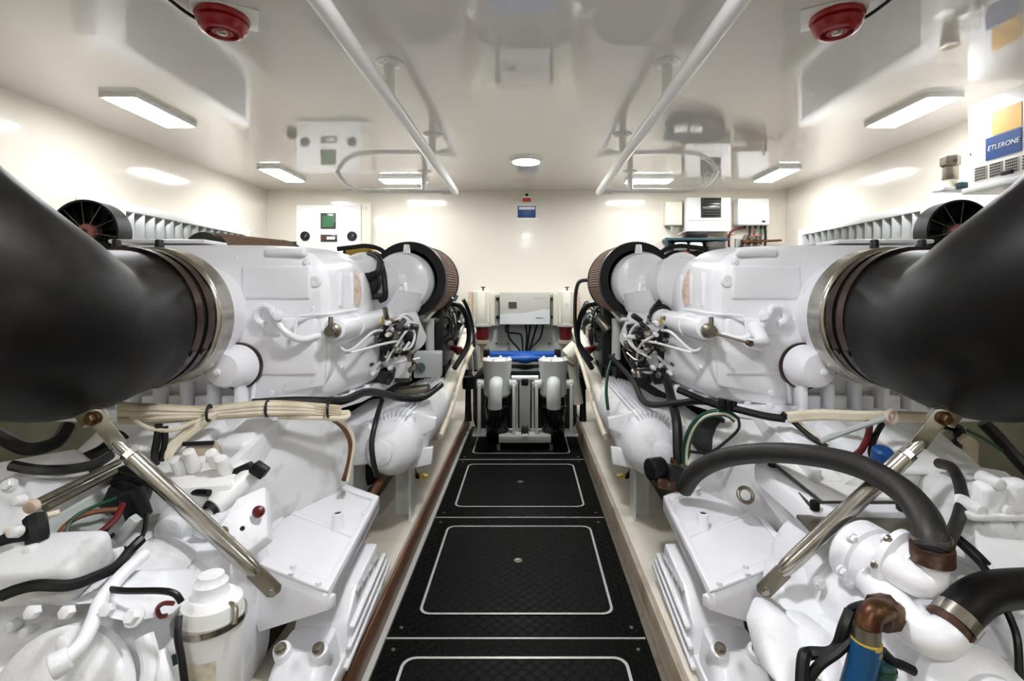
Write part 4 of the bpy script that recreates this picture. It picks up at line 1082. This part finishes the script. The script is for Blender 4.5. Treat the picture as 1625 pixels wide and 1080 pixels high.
cable([(172, 934, .9), (200, 937, .88), (255, 937, .87), (278, 942, .87), (288, 955, .87)], .0055, 'black', 'thin black lead crossing the left gearbox toward the oil canister')
cable([(284, 978, .9), (282, 1010, .88), (288, 1045, .87), (294, 1090, .86)], .006, 'black', 'thin black lead hanging down past the left of the oil canister')
c1 = cable([(276, 957, .9), (260, 957, .9), (250, 965, .9), (254, 977, .9), (264, 976, .9)], .004, 'wirered', 'small curled red wire above the data tag')
cable([(2, 945, .86), (28, 935, .87), (60, 928, .88), (110, 928, .9), (150, 915, .93), (185, 898, .97), (205, 875, 1.02), (225, 855, 1.05)], .01, 'black', 'thick black sleeved cable snaking across the left gearbox')
cable([(-10, 870, .95), (15, 853, .96), (45, 850, .97), (60, 862, .97), (75, 885, .97), (100, 893, .98), (120, 885, 1.0), (150, 865, 1.03), (175, 845, 1.06)], .012, 'black', 'black corrugated cable looping at the left edge under the oil cooler')
cable([(55, 820, .98), (58, 838, .97), (60, 858, .965)], .018, 'black', 'short black sleeve below the oil cooler rails')
cable([(140, 865, 1.05), (95, 868, 1.03), (92, 850, 1.03), (115, 825, 1.06), (150, 812, 1.09), (190, 808, 1.12)], .006, 'copper', 'brown wire loop in front of the oil cooler')
cable([(120, 852, 1.05), (145, 850, 1.05), (165, 840, 1.07), (185, 820, 1.1), (195, 800, 1.13)], .007, 'wirered', 'red wire loop in front of the oil cooler')
cable([(105, 860, 1.03), (110, 830, 1.05), (135, 810, 1.08), (185, 790, 1.15)], .004, 'green', 'thin green wire arching over the brown loop')
cable([(232, 815, 1.13), (228, 845, 1.09), (212, 868, 1.05), (192, 870, 1.04)], .005, 'black', 'thin black wire loop by the white connector on the left')
cable([(5, 842, .95), (40, 835, .97), (62, 822, .99), (95, 812, 1.01)], .006, 'wire', 'cream cable at the left edge below the oil cooler rails')
cable([(18, 738, 1.12), (60, 745, 1.13), (110, 744, 1.17), (150, 736, 1.22), (175, 722, 1.27)], .012, 'hose', 'grey hose lying over the top of the left gearbox', 'hose', 'hose')
t = thing('wiring_connector', 'cluster of black plug connectors beside the stainless stay on the left', 'connector', P(190, 840, 1.15))
for px, py, Y, sx, sz in ((190, 790, 1.18, .05, .06), (215, 800, 1.16, .04, .07), (222, 780, 1.2, .04, .05), (140, 870, 1.05, .05, .045), (205, 760, 1.24, .06, .05)):
    build('plug', MB().box(P(px, py, Y), (sx, .04, sz), (0, random.uniform(-.5, .5), 0), bevel=.006), 'black', t)
build('white_plug', MB().box(P(180, 880, 1.03), (.035, .02, .022), (0, -.2, 0), bevel=.003), 'white', t)
build('white_plug', MB().box(P(202, 838, 1.08), (.02, .02, .06), (0, .7, 0), bevel=.003), 'greybox', t)

# cream harness on the left
for i in range(7):
    o = (i - 3)
    pts = [(190, 655 + 4.2 * o, 1.45 + .012 * (i % 3)), (250, 656 + 3.6 * o, 1.46 - .02 * (i % 2)), (330, 655 + 2.2 * o, 1.5), (420, 648 + 2.9 * o, 1.56 - .025 * (i % 2)), (500, 650 + 2.2 * o, 1.62), (540, 652 + 1.6 * o, 1.67)]
    if i == 5: pts += [(552, 655, 1.69), (545, 663, 1.67), (500, 662, 1.62), (440, 660, 1.57)]
    cable(pts, .0095, 'wire' if i % 2 else 'wire2', 'cream cable in the strapped bundle across the front of the left engine', group='cream cables in front of the left engine')
for i in range(4):
    cable([(345 - 2 * i, 655 + 3 * i, 1.5), (315, 668 + 4 * i, 1.47), (285, 692 + 4 * i, 1.44), (262 + 3 * i, 715 + 2 * i, 1.42), (256 + 4 * i, 738, 1.41)], .008, 'wire',
          'cream cable branching down from the strapped bundle by the left hose', group='branching cream cables on the left')
cable([(215, 668, 1.42), (240, 680, 1.41), (275, 682, 1.42), (310, 668, 1.45)], .006, 'wire', 'cream cable sagging in a loop under the left bundle')
for px, py, Y, lb in ((332, 655, 1.48, 'black cable tie round the left cream bundle, nearer the big hose'), (424, 648, 1.545, 'black cable tie round the left cream bundle, middle'), (521, 650, 1.63, 'black cable tie round the left cream bundle at its looped end')):
    c = P(px, py, Y)
    build('cable_tie', MB().torus(c, (1, .25, 0), .023, .004, 20, 6), 'black', label=lb, cat='cable tie', group='black cable ties')
cable([(400, 640, 1.58), (470, 636, 1.62), (540, 636, 1.7), (580, 622, 1.85), (610, 625, 2.0), (640, 632, 2.15), (672, 630, 2.3), (700, 610, 2.5)], .015, 'black', 'thick black harness along the lower edge of the left engine')
cable([(606, 635, 2.0), (597, 665, 1.9), (590, 700, 1.85), (592, 730, 1.83), (598, 755, 1.83)], .01, 'black', 'black cable hanging in front of the left heat exchanger')
for i in range(4):
    cable([(520 + 3 * i, 660, 1.66), (542 + 3 * i, 676, 1.7), (555 + 2 * i, 700, 1.72), (554 + i, 730, 1.72), (545 + 2 * i, 762, 1.72)], .0075, 'copper' if i < 3 else 'wire',
          ['brown cable dropping behind the left mounting arm, innermost', 'brown cable dropping behind the left mounting arm, second', 'brown cable dropping behind the left mounting arm, third', 'cream cable beside the brown cables behind the left mounting arm'][i], group='brown cables on the left')
cable([(612, 745, 2.05), (602, 765, 2.0), (590, 785, 1.95)], .014, 'copper', 'orange brown hose stub between the left mounting arm and its heat exchanger', 'hose', 'hose')

# ---- right
g, body, mb = gearbox_base('right', 'white cast marine gearbox in the lower right corner with water pump and hoses')
mb = lambda: MB()
g2 = lambda n, m, mt='cast', par=None, **k: build(n, m, mt, par or g, **k)
g2('outboard_casing', mb().prism([P(1545, 770, 1.12), P(1600, 745, 1.2), P(1660, 790, 1.1), P(1680, 960, .95), P(1560, 900, 1.0), P(1540, 860, 1.05)], (0, .15, -.03), bevel=.015), 'grime')
for i, (x0, y0, w_, h_) in enumerate(((1560, 775, .055, .07), (1600, 770, .05, .07), (1568, 835, .06, .08), (1612, 832, .05, .08))):
    p = P(x0 + 8, y0 + 15, 1.08); g2('casting_pad', mb().box(p + Vector((0, -.0, 0)), (w_, .04, h_), (.1, 0, .1), bevel=.012, seg=3), 'cast')
for px, py in ((1572, 868), (1615, 860), (1560, 812), (1605, 812), (1590, 770), (1540, 860)):
    p = P(px, py, 1.05); g2('casting_bolt', mb().cyl(p + Vector((0, .05, 0)), p, .016, .013, n=10, bevel=.003), 'grime')
g2('casting_ridge', mb().box(P(1590, 818, 1.06), (.15, .03, .012), bevel=.004), 'grime')
for pp, Y in (([(1238, 905), (1302, 898), (1335, 955), (1328, 1002), (1272, 986), (1236, 962)], 1.2), ([(1228, 968), (1270, 990), (1303, 1095), (1235, 1095), (1212, 1015)], 1.08), ([(1277, 992), (1328, 1006), (1360, 1095), (1310, 1095)], 1.06), ([(1335, 1000), (1372, 1010), (1420, 1095), (1368, 1095)], 1.04)):
    g2('casing_panel', mb().prism([P(x, y, Y - .0011 * (y - 950)) for x, y in pp], (0, .1, -.02), bevel=.014), 'cast')
for px, py in ((1300, 925), (1250, 1000), (1300, 1010), (1345, 1030)):
    g2('panel_bolt', mb().bolt(P(px, py, 1.16 - .0011 * (py - 930)), (0, -1, .2), .011, .01), 'grime')
g2('rounded_cover', mb().lathe(P(1545, 1125, .86), (0, -1, .5), [(0, .1), (.03, .098), (.05, .08), (.055, .06), (.07, .055), (.075, 0)], 36, cap=False), 'cast')
g2('mid_casing', mb().prism([P(1255, 880, 1.33), P(1330, 850, 1.36), P(1420, 940, 1.16), P(1560, 930, 1.08), P(1600, 1090, .9), P(1280, 1090, 1.0)], (0, .12, -.05), bevel=.02), 'cast')
g2('side_web', mb().prism([P(1195, 745, 1.62), P(1225, 735, 1.66), P(1330, 870, 1.3), P(1300, 880, 1.26)], (0, .05, -.04), bevel=.008), 'cast')
g2('eye_bolt', mb().torus(P(1183, 785, 1.55), (0, -1, .6), .022, .006, 20, 8), 'dull')
# module box with lid
mod = build('housing', MB().prism([P(1195, 732, 1.5), P(1445, 728, 1.5), P(1440, 812, 1.28), P(1290, 812, 1.28)], (0, .0, -.06), bevel=.01), 'paint', thing('control_module', 'flat white electronic control module on top of the right gearbox', 'control module', P(1330, 800, 1.35)))
cm = mod.parent
build('lid', MB().prism([P(1230, 738, 1.47), P(1430, 735, 1.47), P(1425, 797, 1.31), P(1305, 797, 1.31)], (0, 0, .014), bevel=.005), 'white', cm)
build('lid_rib', MB().prism([P(1295, 752, 1.43), P(1400, 752, 1.43), P(1400, 774, 1.37), P(1300, 774, 1.37)], (0, 0, .02), bevel=.004), 'white', cm)
build('lid_gasket', MB().prism([P(1226, 737, 1.472), P(1434, 734, 1.472), P(1429, 799, 1.308), P(1302, 799, 1.308)], (0, 0, .006), bevel=.001), 'glassgrey', cm)
build('lid_groove', MB().tube([P(1303, 778, 1.355), P(1398, 778, 1.355)], .003, 6), 'glassgrey', cm)
for px, py, Y in ((1225, 741, 1.48), (1293, 806, 1.29), (1430, 806, 1.29)):
    build('hold_down', MB().cyl(P(px, py, Y) + Vector((0, 0, -.005)), P(px, py, Y) + Vector((0, 0, .02)), .012, n=10, bevel=.003), 'black', cm)
build('side_seal', MB().tube([P(1228, 745, 1.475), P(1260, 776, 1.38), P(1292, 808, 1.285)], .005, 6), 'glassgrey', cm)
t = thing('terminal_box', 'white ribbed terminal box behind the arched hose on the right gearbox', 'terminal box', P(1450, 790, 1.3))
build('box', MB().box(P(1450, 760, 1.34), (.14, .12, .09), (.1, 0, -.05), bevel=.012), 'white', t)
build('lid', MB().box(P(1452, 732, 1.33), (.15, .13, .014), (.1, 0, -.05), bevel=.004), 'white', t)
build('drum', MB().cyl(P(1495, 770, 1.28), P(1480, 776, 1.25), .032, n=18, bevel=.006), 'greybox', t)
build('drum_strap', MB().torus(P(1492, 772, 1.27), (-.5, -.8, 0), .034, .008, 24, 8), 'black', t)
build('shelf', MB().box(P(1385, 835, 1.25), (.34, .08, .012), (.1, .02, 0), bevel=.003), 'dull', t)

# pump
t = thing('raw_water_pump', 'white cast raw water pump with two elbows on the front of the right gearbox', 'pump', P(1390, 1000, 1.0))
pc = P(1400, 905, 1.06)
axp = Vector((.25, -1, -.15))
build('volute', MB().lathe(pc + Vector((0, .1, .0)), axp, [(0, .062), (.01, .072), (.05, .075), (.055, .067), (.1, .063), (.12, .05), (.125, 0)], 36, cap=False), 'paint', t)
build('bearing_case', MB().tube([P(1375, 868, 1.34), P(1385, 882, 1.26), P(1398, 902, 1.12)], [.055, .06, .055], 24), 'paint', t)
build('front_cover', MB().lathe(P(1415, 885, .99), (.45, -1, -.2), [(0, .062), (.012, .062), (.02, .05), (.04, .046), (.045, 0)], 32, cap=False), 'paint', t)
for k in range(6):
    a, u, w = frame(Vector((.45, -1, -.2))); e = u * math.cos(k * PI / 3) + w * math.sin(k * PI / 3)
    build('cover_bolt', MB().bolt(P(1415, 885, .985) + e * .052, a, .007, .008), 'dull', t)
build('upper_elbow', MB().tube([P(1405, 885, .98), P(1430, 905, .95), P(1455, 920, .93), P(1475, 922, .925), P(1479, 905, .928), P(1479, 880, .928)], [.034, .032, .029, .027, .026, .025], 18), 'paint', t)
build('lower_pipe', MB().tube([P(1385, 920, 1.0), P(1410, 950, .95), P(1440, 985, .9), P(1470, 1008, .87), P(1495, 1010, .86), P(1515, 993, .87)], [.032, .032, .032, .032, .032, .03], 18), 'paint', t)
build('foot', MB().prism([P(1345, 890, 1.15), P(1365, 860, 1.18), P(1362, 935, 1.08), P(1340, 925, 1.1)], (0, .04, 0), bevel=.008), 'paint', t)
for px, py in ((1352, 853), (1385, 945), (1335, 905), (1405, 855), (1345, 925), (1425, 955)):
    build('case_bolt', MB().bolt(P(px, py, .99), axp, .008, .009), 'paint', t)
build('pipe_collar', MB().ring(P(1443, 985, .9), (.5, -.4, -.4), .03, .037, .016, 28), 'paint', t)
ft = build('brass_elbow', MB().tube([P(1420, 972, .9), P(1400, 968, .88), P(1385, 972, .87), P(1378, 985, .865), P(1376, 1000, .86)], .02, 14), 'brass', t)
build('fitting_nut', MB().lathe(P(1413, 970, .895), (-1, -.2, 0), [(0, .03), (.028, .03)], 8), 'rust', ft)
build('hose_ferrule', MB().lathe(P(1376, 992, .862), (-.05, 0, -1), [(0, .021), (.03, .022), (.036, .024), (.042, .024)], 18), 'dull', ft)
build('ferrule_band', MB().lathe(P(1375, 1014, .861), (-.05, 0, -1), [(0, .0235), (.007, .0235)], 18), 'yel2', ft)

t = thing('arched_hose', 'thick dark rubber hose arching over the right gearbox to the water pump', 'hose', P(1280, 720, 1.3))
build('tube', MB().tube([P(1085, 775, 1.7), P(1105, 748, 1.65), P(1150, 726, 1.56), P(1220, 718, 1.42), P(1300, 724, 1.28), P(1370, 742, 1.17), P(1430, 777, 1.07), P(1464, 815, .99), P(1477, 848, .945), P(1479, 872, .93)],
                        [.03, .03, .029, .028, .027, .027, .027, .028, .029, .029], 20), 'hose', t)
build('hose_clamp', MB().ring(P(1478, 850, .94), (.05, -.1, -1), .0285, .032, .008, 28), 'dull', t)
build('hose_clamp', MB().ring(P(1479, 866, .928), (.02, 0, -1), .028, .0345, .028, 28), 'rust', t)
t = thing('lower_hose', 'thick black rubber hose leaving the pump toward the right edge of the picture', 'hose', P(1560, 960, .9))
build('tube', MB().tube([P(1508, 992, .87), P(1530, 965, .88), P(1560, 943, .9), P(1600, 934, .92), P(1660, 930, .95)], .033, 20), 'rubber', t)
cl = build('hose_clamp', MB().ring(P(1511, 990, .87), P(1530, 965, .88) - P(1508, 992, .87), .031, .0365, .022, 28), 'steel', t)
build('clamp_screw', MB().cyl(P(1535, 992, .86), P(1546, 1000, .855), .007, n=8), 'dull', cl)
build('hose_cuff', MB().ring(P(1502, 997, .868), P(1530, 965, .88) - P(1508, 992, .87), .029, .035, .012, 28), 'rust', t)
t = thing('blue_hose', 'bright blue hose hanging from the brass elbow of the pump', 'hose', P(1365, 1080, .86))
build('tube', MB().tube([P(1374, 1018, .861), P(1370, 1045, .86), P(1362, 1075, .86), P(1352, 1110, .86)], .0235, 18), 'hoseblue', t)
t = thing('grey_hose', 'slim grey hose curving past the right end of the arched hose', 'hose', P(1520, 790, 1.1))
build('tube', MB().tube([P(1490, 735, 1.25), P(1510, 742, 1.2), P(1523, 768, 1.15), P(1526, 800, 1.1), P(1518, 830, 1.05), P(1505, 860, 1.0), P(1500, 885, .97)], .0125, 12), 'hose', t)
build('white_band', MB().cyl(P(1526, 790, 1.11), P(1525, 806, 1.095), .0138, n=14), 'white', t)
cable([(1345, 985, .9), (1350, 968, .9), (1372, 960, .89), (1390, 962, .885)], .008, 'black', 'black cable over the top of the brass elbow')
cable([(1350, 970, .89), (1340, 995, .88), (1330, 1025, .88), (1315, 1036, .88), (1285, 1036, .89), (1275, 1045, .88), (1272, 1090, .86)], .011, 'black', 'black taped cable bending left below the brass elbow')
cable([(1352, 985, .885), (1345, 1015, .875), (1330, 1033, .87), (1300, 1055, .87), (1278, 1085, .87)], .009, 'black', 'second black taped cable slanting to the lower left of the brass elbow')
cable([(1400, 1032, .86), (1415, 1048, .86), (1432, 1055, .86), (1450, 1064, .86)], .008, 'black', 'short black cable end to the right of the blue hose')
t = thing('green_plug', 'dark green plug at the bottom edge right of the blue hose', 'connector', P(1402, 1080, .86))
build('plug_body', MB().cyl(P(1405, 1050, .86), P(1400, 1085, .86), .016, .019, n=14, bevel=.003), 'teal', t)
build('plug_ring', MB().lathe(P(1404, 1058, .86), (0, 0, -1), [(0, .0185), (.008, .0185)], 14), 'green', t)
cable([(1510, 850, 1.02), (1530, 868, 1.0), (1555, 892, .98), (1570, 912, .96)], .007, 'black', 'black cable slanting down beside the grey hose')
cable([(1515, 845, 1.03), (1545, 870, 1.0), (1570, 895, .97)], .004, 'black', 'thin black wire parallel to the slanting cable at the right')
cable([(1488, 930, .93), (1515, 934, .93), (1545, 928, .94), (1572, 914, .955)], .006, 'black', 'black wire curving under the upper pump elbow')
cable([(1590, 955, .9), (1605, 985, .88), (1615, 1020, .86), (1618, 1090, .84)], .006, 'black', 'black wire hanging under the lower hose at the right edge')
# harness right
cable([(968, 565, 2.5), (985, 582, 2.42), (1005, 605, 2.3), (1018, 632, 2.15), (1035, 642, 2.05), (1070, 640, 1.9), (1110, 636, 1.78), (1150, 640, 1.72)], .013, 'black', 'black corrugated cable draped over the right heat exchanger')
cable([(1030, 577, 2.3), (1045, 585, 2.2), (1058, 605, 2.05), (1066, 635, 1.95), (1074, 670, 1.85), (1076, 720, 1.8), (1080, 735, 1.79)], .018, 'black', 'thick black cable hanging down in front of the right engine')
cable([(1076, 618, 1.8), (1100, 628, 1.76), (1130, 640, 1.7), (1165, 648, 1.65), (1215, 660, 1.58), (1245, 664, 1.54)], .012, 'black', 'black sheathed harness under the lower edge of the right engine')
t = thing('harness_clip', 'black multi-way connector on the harness under the right engine', 'connector', P(1155, 650, 1.66))
for k in range(3):
    build('connector_body', MB().box(P(1145 + 9 * k, 640 + 2 * k, 1.655), (.016, .03, .035), (0, .1, 0), bevel=.003), 'black', t)
for i in range(5):
    o = i - 2
    cable([(1250, 662 + 2.2 * o, 1.53), (1300, 658 + 2.2 * o, 1.5), (1360, 660 + 2 * o, 1.46), (1420, 660 + 1.8 * o, 1.43), (1500, 664 + 2 * o, 1.4)], .0085, 'wire', 'cream cable in the bundle under the right exhaust hose', group='cream cables in front of the right engine')
for i in range(3):
    cable([(1240 + 2 * i, 655, 1.55), (1262 + 2 * i, 672 - i, 1.53), (1285 + 3 * i, 692, 1.5), (1310 + 3 * i, 708, 1.47)], .007, ['black', 'black', 'wire'][i],
          ['upper of two black cables crossing to the right gearbox under the cream bundle', 'lower of two black cables crossing to the right gearbox under the cream bundle', 'cream cable crossing with two black ones below the right cream bundle'][i])
cable([(1302, 700, 1.42), (1350, 682, 1.4), (1390, 668, 1.38), (1412, 660, 1.37)], .008, 'greybox', 'grey stiff pipe rising to an eye under the right exhaust hose', 'pipe', 'pipe')
t = thing('pipe_eye', 'round eye fitting at the end of the grey pipe under the right hose', 'fitting', P(1414, 662, 1.365))
build('eye_ring', MB().torus(P(1415, 661, 1.365), (.2, -1, .1), .016, .006, 20, 8), 'wrap', t)
cable([(1380, 668, 1.42), (1378, 690, 1.4), (1368, 712, 1.37), (1358, 722, 1.35)], .009, 'wirered', 'red cable dropping behind the arched hose')
cable([(1400, 672, 1.42), (1390, 690, 1.4), (1382, 715, 1.37), (1386, 728, 1.36)], .008, 'black', 'black cable dropping behind the arched hose')
t = thing('dust_cap', 'small dark blue cap behind the arched hose', 'cap', P(1398, 730, 1.35))
build('cap', MB().lathe(P(1398, 730, 1.35), (0, -.3, 1), [(0, .026), (.03, .026), (.036, .018)], 16), 'signblue', t)
# green loop
for i in range(3):
    cable([(1085 + 3 * i, 735, 1.78), (1086 + 4 * i, 705, 1.76), (1098 + 3 * i, 675 + 2 * i, 1.73), (1120, 656 + 3 * i, 1.7), (1150, 652 + 3 * i, 1.67), (1170 - 2 * i, 664 + 2 * i, 1.66)], .008 if i < 2 else .006, ['green', 'cream', 'green'][i],
          ['green wire, outer one of the loop right of the thick black cable', 'pale wire inside the green loop under the right engine', 'thin green wire, inner one of the loop under the right engine'][i], group='green wire loop')
cable([(1171, 662, 1.66), (1172, 680, 1.65), (1150, 702, 1.66), (1130, 716, 1.67), (1115, 718, 1.7), (1095, 716, 1.73)], .005, 'black', 'thin black wire closing the loop under the right engine')
cable([(1085, 660, 1.9), (1095, 700, 1.8), (1092, 750, 1.76)], .005, 'wire', 'thin cream wire hanging beside the green loop')
cable([(974, 562, 2.6), (965, 590, 2.5), (962, 620, 2.4), (965, 650, 2.35)], .008, 'green', 'green wire hanging down the inner flank of the right engine')
t = thing('solenoid_valve', 'black valve with a rusty red body beside the right mounting arm', 'valve', P(1055, 765, 1.8))
build('coil', MB().cyl(P(1030, 745, 1.8), P(1052, 742, 1.82), .04, n=18, bevel=.006), 'black', t)
build('body', MB().box(P(1068, 752, 1.8), (.06, .06, .06), (0, .2, .3), bevel=.008), 'dark', t)
build('red_base', MB().box(P(1058, 766, 1.79), (.08, .05, .035), (0, .2, 0), bevel=.008), 'rust', t)
build('outlet', MB().cyl(P(1072, 735, 1.8), P(1073, 728, 1.8), .02, n=12), 'brass', t)

# ================================================================== RIGHT WALL CABINET AND REGULATOR
X0 = 2.1
t = thing('wall_cabinet', 'white wall cabinet at the upper right with yellow and blue labels and bottom grilles', 'cabinet', (X0 + .1, 2.1, 1.63))
zt, zb = 2.03, 1.64
build('housing', MB().span((X0, 1.7, zb), (HW - .001, 2.4, zt), bevel=.008), 'white', t)
def onface(px, py):                       # point of the aisle-side face seen at a pixel
    Y = X0 * F / (px - CX); return Vector((X0, Y, EYE + (CY - py) / F * Y))
a = onface(1565, 246); b = onface(1622, 240)
yA, yB = a.y, b.y
lab = build('blue_label', MB().span((X0 - .003, yA, 1.745), (X0 + .001, yB, 1.845)), 'signblue', t)
text_part('lettering', 'ETLERONE', .031, (X0 - .0035, (yA + yB) / 2, 1.795), (0, -1, 0), (0, 0, 1), 'white', lab, shear=.2)
build('yellow_label', MB().span((X0 - .002, yA - .03, 1.85), (X0 + .001, yB, 1.955)), 'yellow', t)
for k in range(5):
    y = 2.36 - .075 * k
    gp = build('grille', MB().span((X0 - .003, y - .062, 1.662), (X0 + .001, y, 1.725)), 'boxgrey', t)
    m = MB()
    for r in range(5):
        for c_ in range(6):
            m.box((X0 - .0035, y - .0085 - .009 * c_, 1.669 + .0125 * r), (.002, .005, .007))
    build('grille_holes', m, 'glassgrey', gp); gp.children[0]['kind'] = 'stuff'
build('latch', MB().span((X0 - .012, 2.17, 1.658), (X0 + .001, 2.22, 1.675), bevel=.002), 'black', t)
build('face_screw', MB().lathe((X0, 2.385, 1.8), (-1, 0, 0), [(0, .007), (.004, .006)], 10), 'grey', t)
build('bottom_tray', MB().span((X0 - .02, 1.7, 1.61), (HW - .001, 2.41, 1.6385), bevel=.004), 'boxlight', t)
build('drain_pipe', MB().tube([(2.2, 2.3, 1.61), (2.2, 2.25, 1.57), (2.2, 2.1, 1.555), (2.2, 1.8, 1.56)], .022, 12), 'wrap', t)
build('pipe_nut', MB().lathe((2.2, 2.26, 1.577), (0, -1, -.1), [(0, .03), (.04, .03)], 8), 'glassgrey', t)
t = thing('pressure_regulator', 'dull metal regulator on a white wall bracket left of the wall cabinet', 'regulator', (2.12, 2.5, 1.6))
c = P(1508, 270, 2.5)
build('body', MB().cyl(c + Vector((0, 0, -.05)), c + Vector((0, 0, .015)), .034, n=18, bevel=.006), 'dull', t)
hd = build('head', MB().lathe(c + Vector((0, 0, .015)), (0, 0, 1), [(0, .03), (.01, .042), (.05, .042), (.055, .036)], 6), 'dull', t)
build('head_bore', MB().cyl(c + Vector((-.008, -.036, .04)), c + Vector((-.008, -.044, .04)), .008, n=12), 'dark', hd)
build('bowl', MB().cyl(c + Vector((0, 0, -.09)), c + Vector((0, 0, -.05)), .026, .032, n=18), 'cream', t)
build('bracket', MB().span((c.x - .06, 2.47, c.z - .105), (HW - .001, 2.54, c.z - .09), bevel=.002), 'white', t)
build('bracket_end', MB().box(c + Vector((-.04, -.02, -.1)), (.05, .05, .02), (0, 0, 0), bevel=.003), 'white', t)
build('switch', MB().box(c + Vector((.02, -.045, -.085)), (.035, .03, .032), bevel=.003), 'teal', t)

# dark pipework in the gaps beside the gearboxes, partly added to darken them
cable([(-20, 680, 1.55), (15, 700, 1.5), (50, 712, 1.5), (90, 700, 1.55), (108, 675, 1.6)], .02, 'black', 'black hose curving through the gap under the left exhaust hose', 'hose', 'hose')
cable([(112, 745, 1.35), (135, 730, 1.4), (165, 715, 1.45), (195, 690, 1.5)], .022, 'black', 'black hose added to darken the gap behind the slim grey hose on the left', 'hose', 'hose')  # this hose and the next added only as dark filler
cable([(100, 756, 1.25), (128, 752, 1.28), (160, 742, 1.32)], .016, 'black', 'short black hose end added to darken the gap under the slim grey hose on the left', 'hose', 'hose')
cable([(252, 672, 1.42), (250, 695, 1.41), (246, 720, 1.4), (252, 742, 1.39), (290, 748, 1.4)], .01, 'black', 'thicker, left one of two black cables dropping behind the branching cream cables')
cable([(262, 676, 1.43), (262, 700, 1.42), (258, 730, 1.41), (272, 752, 1.4)], .008, 'black', 'thinner, right one of two black cables dropping behind the branching cream cables')
cable([(1470, 668, 1.6), (1520, 680, 1.6), (1516, 715, 1.55), (1510, 745, 1.5)], .016, 'black', 'black hose dropping under the right exhaust hose, left of the beige block', 'hose', 'hose')
cable([(1560, 670, 1.6), (1590, 700, 1.58), (1620, 735, 1.55), (1660, 775, 1.5)], .018, 'black', 'black pipe slanting down at the right edge under the exhaust hose', 'pipe', 'pipe')
cable([(1535, 682, 1.58), (1560, 695, 1.57), (1590, 715, 1.56)], .005, 'green', 'green wire slanting across the gap at the right edge')
t = thing('filter_block', 'beige block in the gap under the right exhaust hose', 'block', P(1540, 745, 1.55))
build('body', MB().prism([P(1522, 700, 1.55), P(1540, 690, 1.55), P(1556, 702, 1.55), P(1554, 748, 1.55), P(1524, 748, 1.55)], (0, .08, 0), bevel=.008), 'tan', t)
build('base', MB().box(P(1540, 750, 1.58), (.1, .12, .02), bevel=.004), 'dark', t)
t = thing('insulation_pad', 'brown pad behind the white valve block on the left gearbox', 'pad', P(318, 735, 1.48))
build('pad', MB().prism([P(292, 706, 1.44), P(338, 704, 1.46), P(345, 738, 1.44), P(300, 742, 1.42)], (0, .03, 0), bevel=.006), 'tan', t)
build('edge_strap', MB().tube([P(290, 704, 1.435), P(340, 702, 1.455)], .006, 8), 'black', t)

gl = bpy.data.objects['gearbox']; gr = bpy.data.objects['gearbox.001']
for par, pts in ((gl, ((32, 905, .95), (110, 905, .95), (300, 905, 1.17), (365, 860, 1.22), (352, 845, 1.2), (15, 770, 1.03))),
                 (gr, ((1290, 880, 1.28), (1450, 950, 1.08), (1530, 925, 1.02), (1575, 925, 1.0), (1610, 945, .98), (1475, 1040, .92), (1440, 1060, .94), (1500, 1060, .9)))):
    for px, py, Y in pts:
        b = build('casting_bolt', MB().bolt(P(px, py, Y), (0, -1, .5), .011, .012), 'dull' if (px + py) % 3 == 0 else 'grime', par)
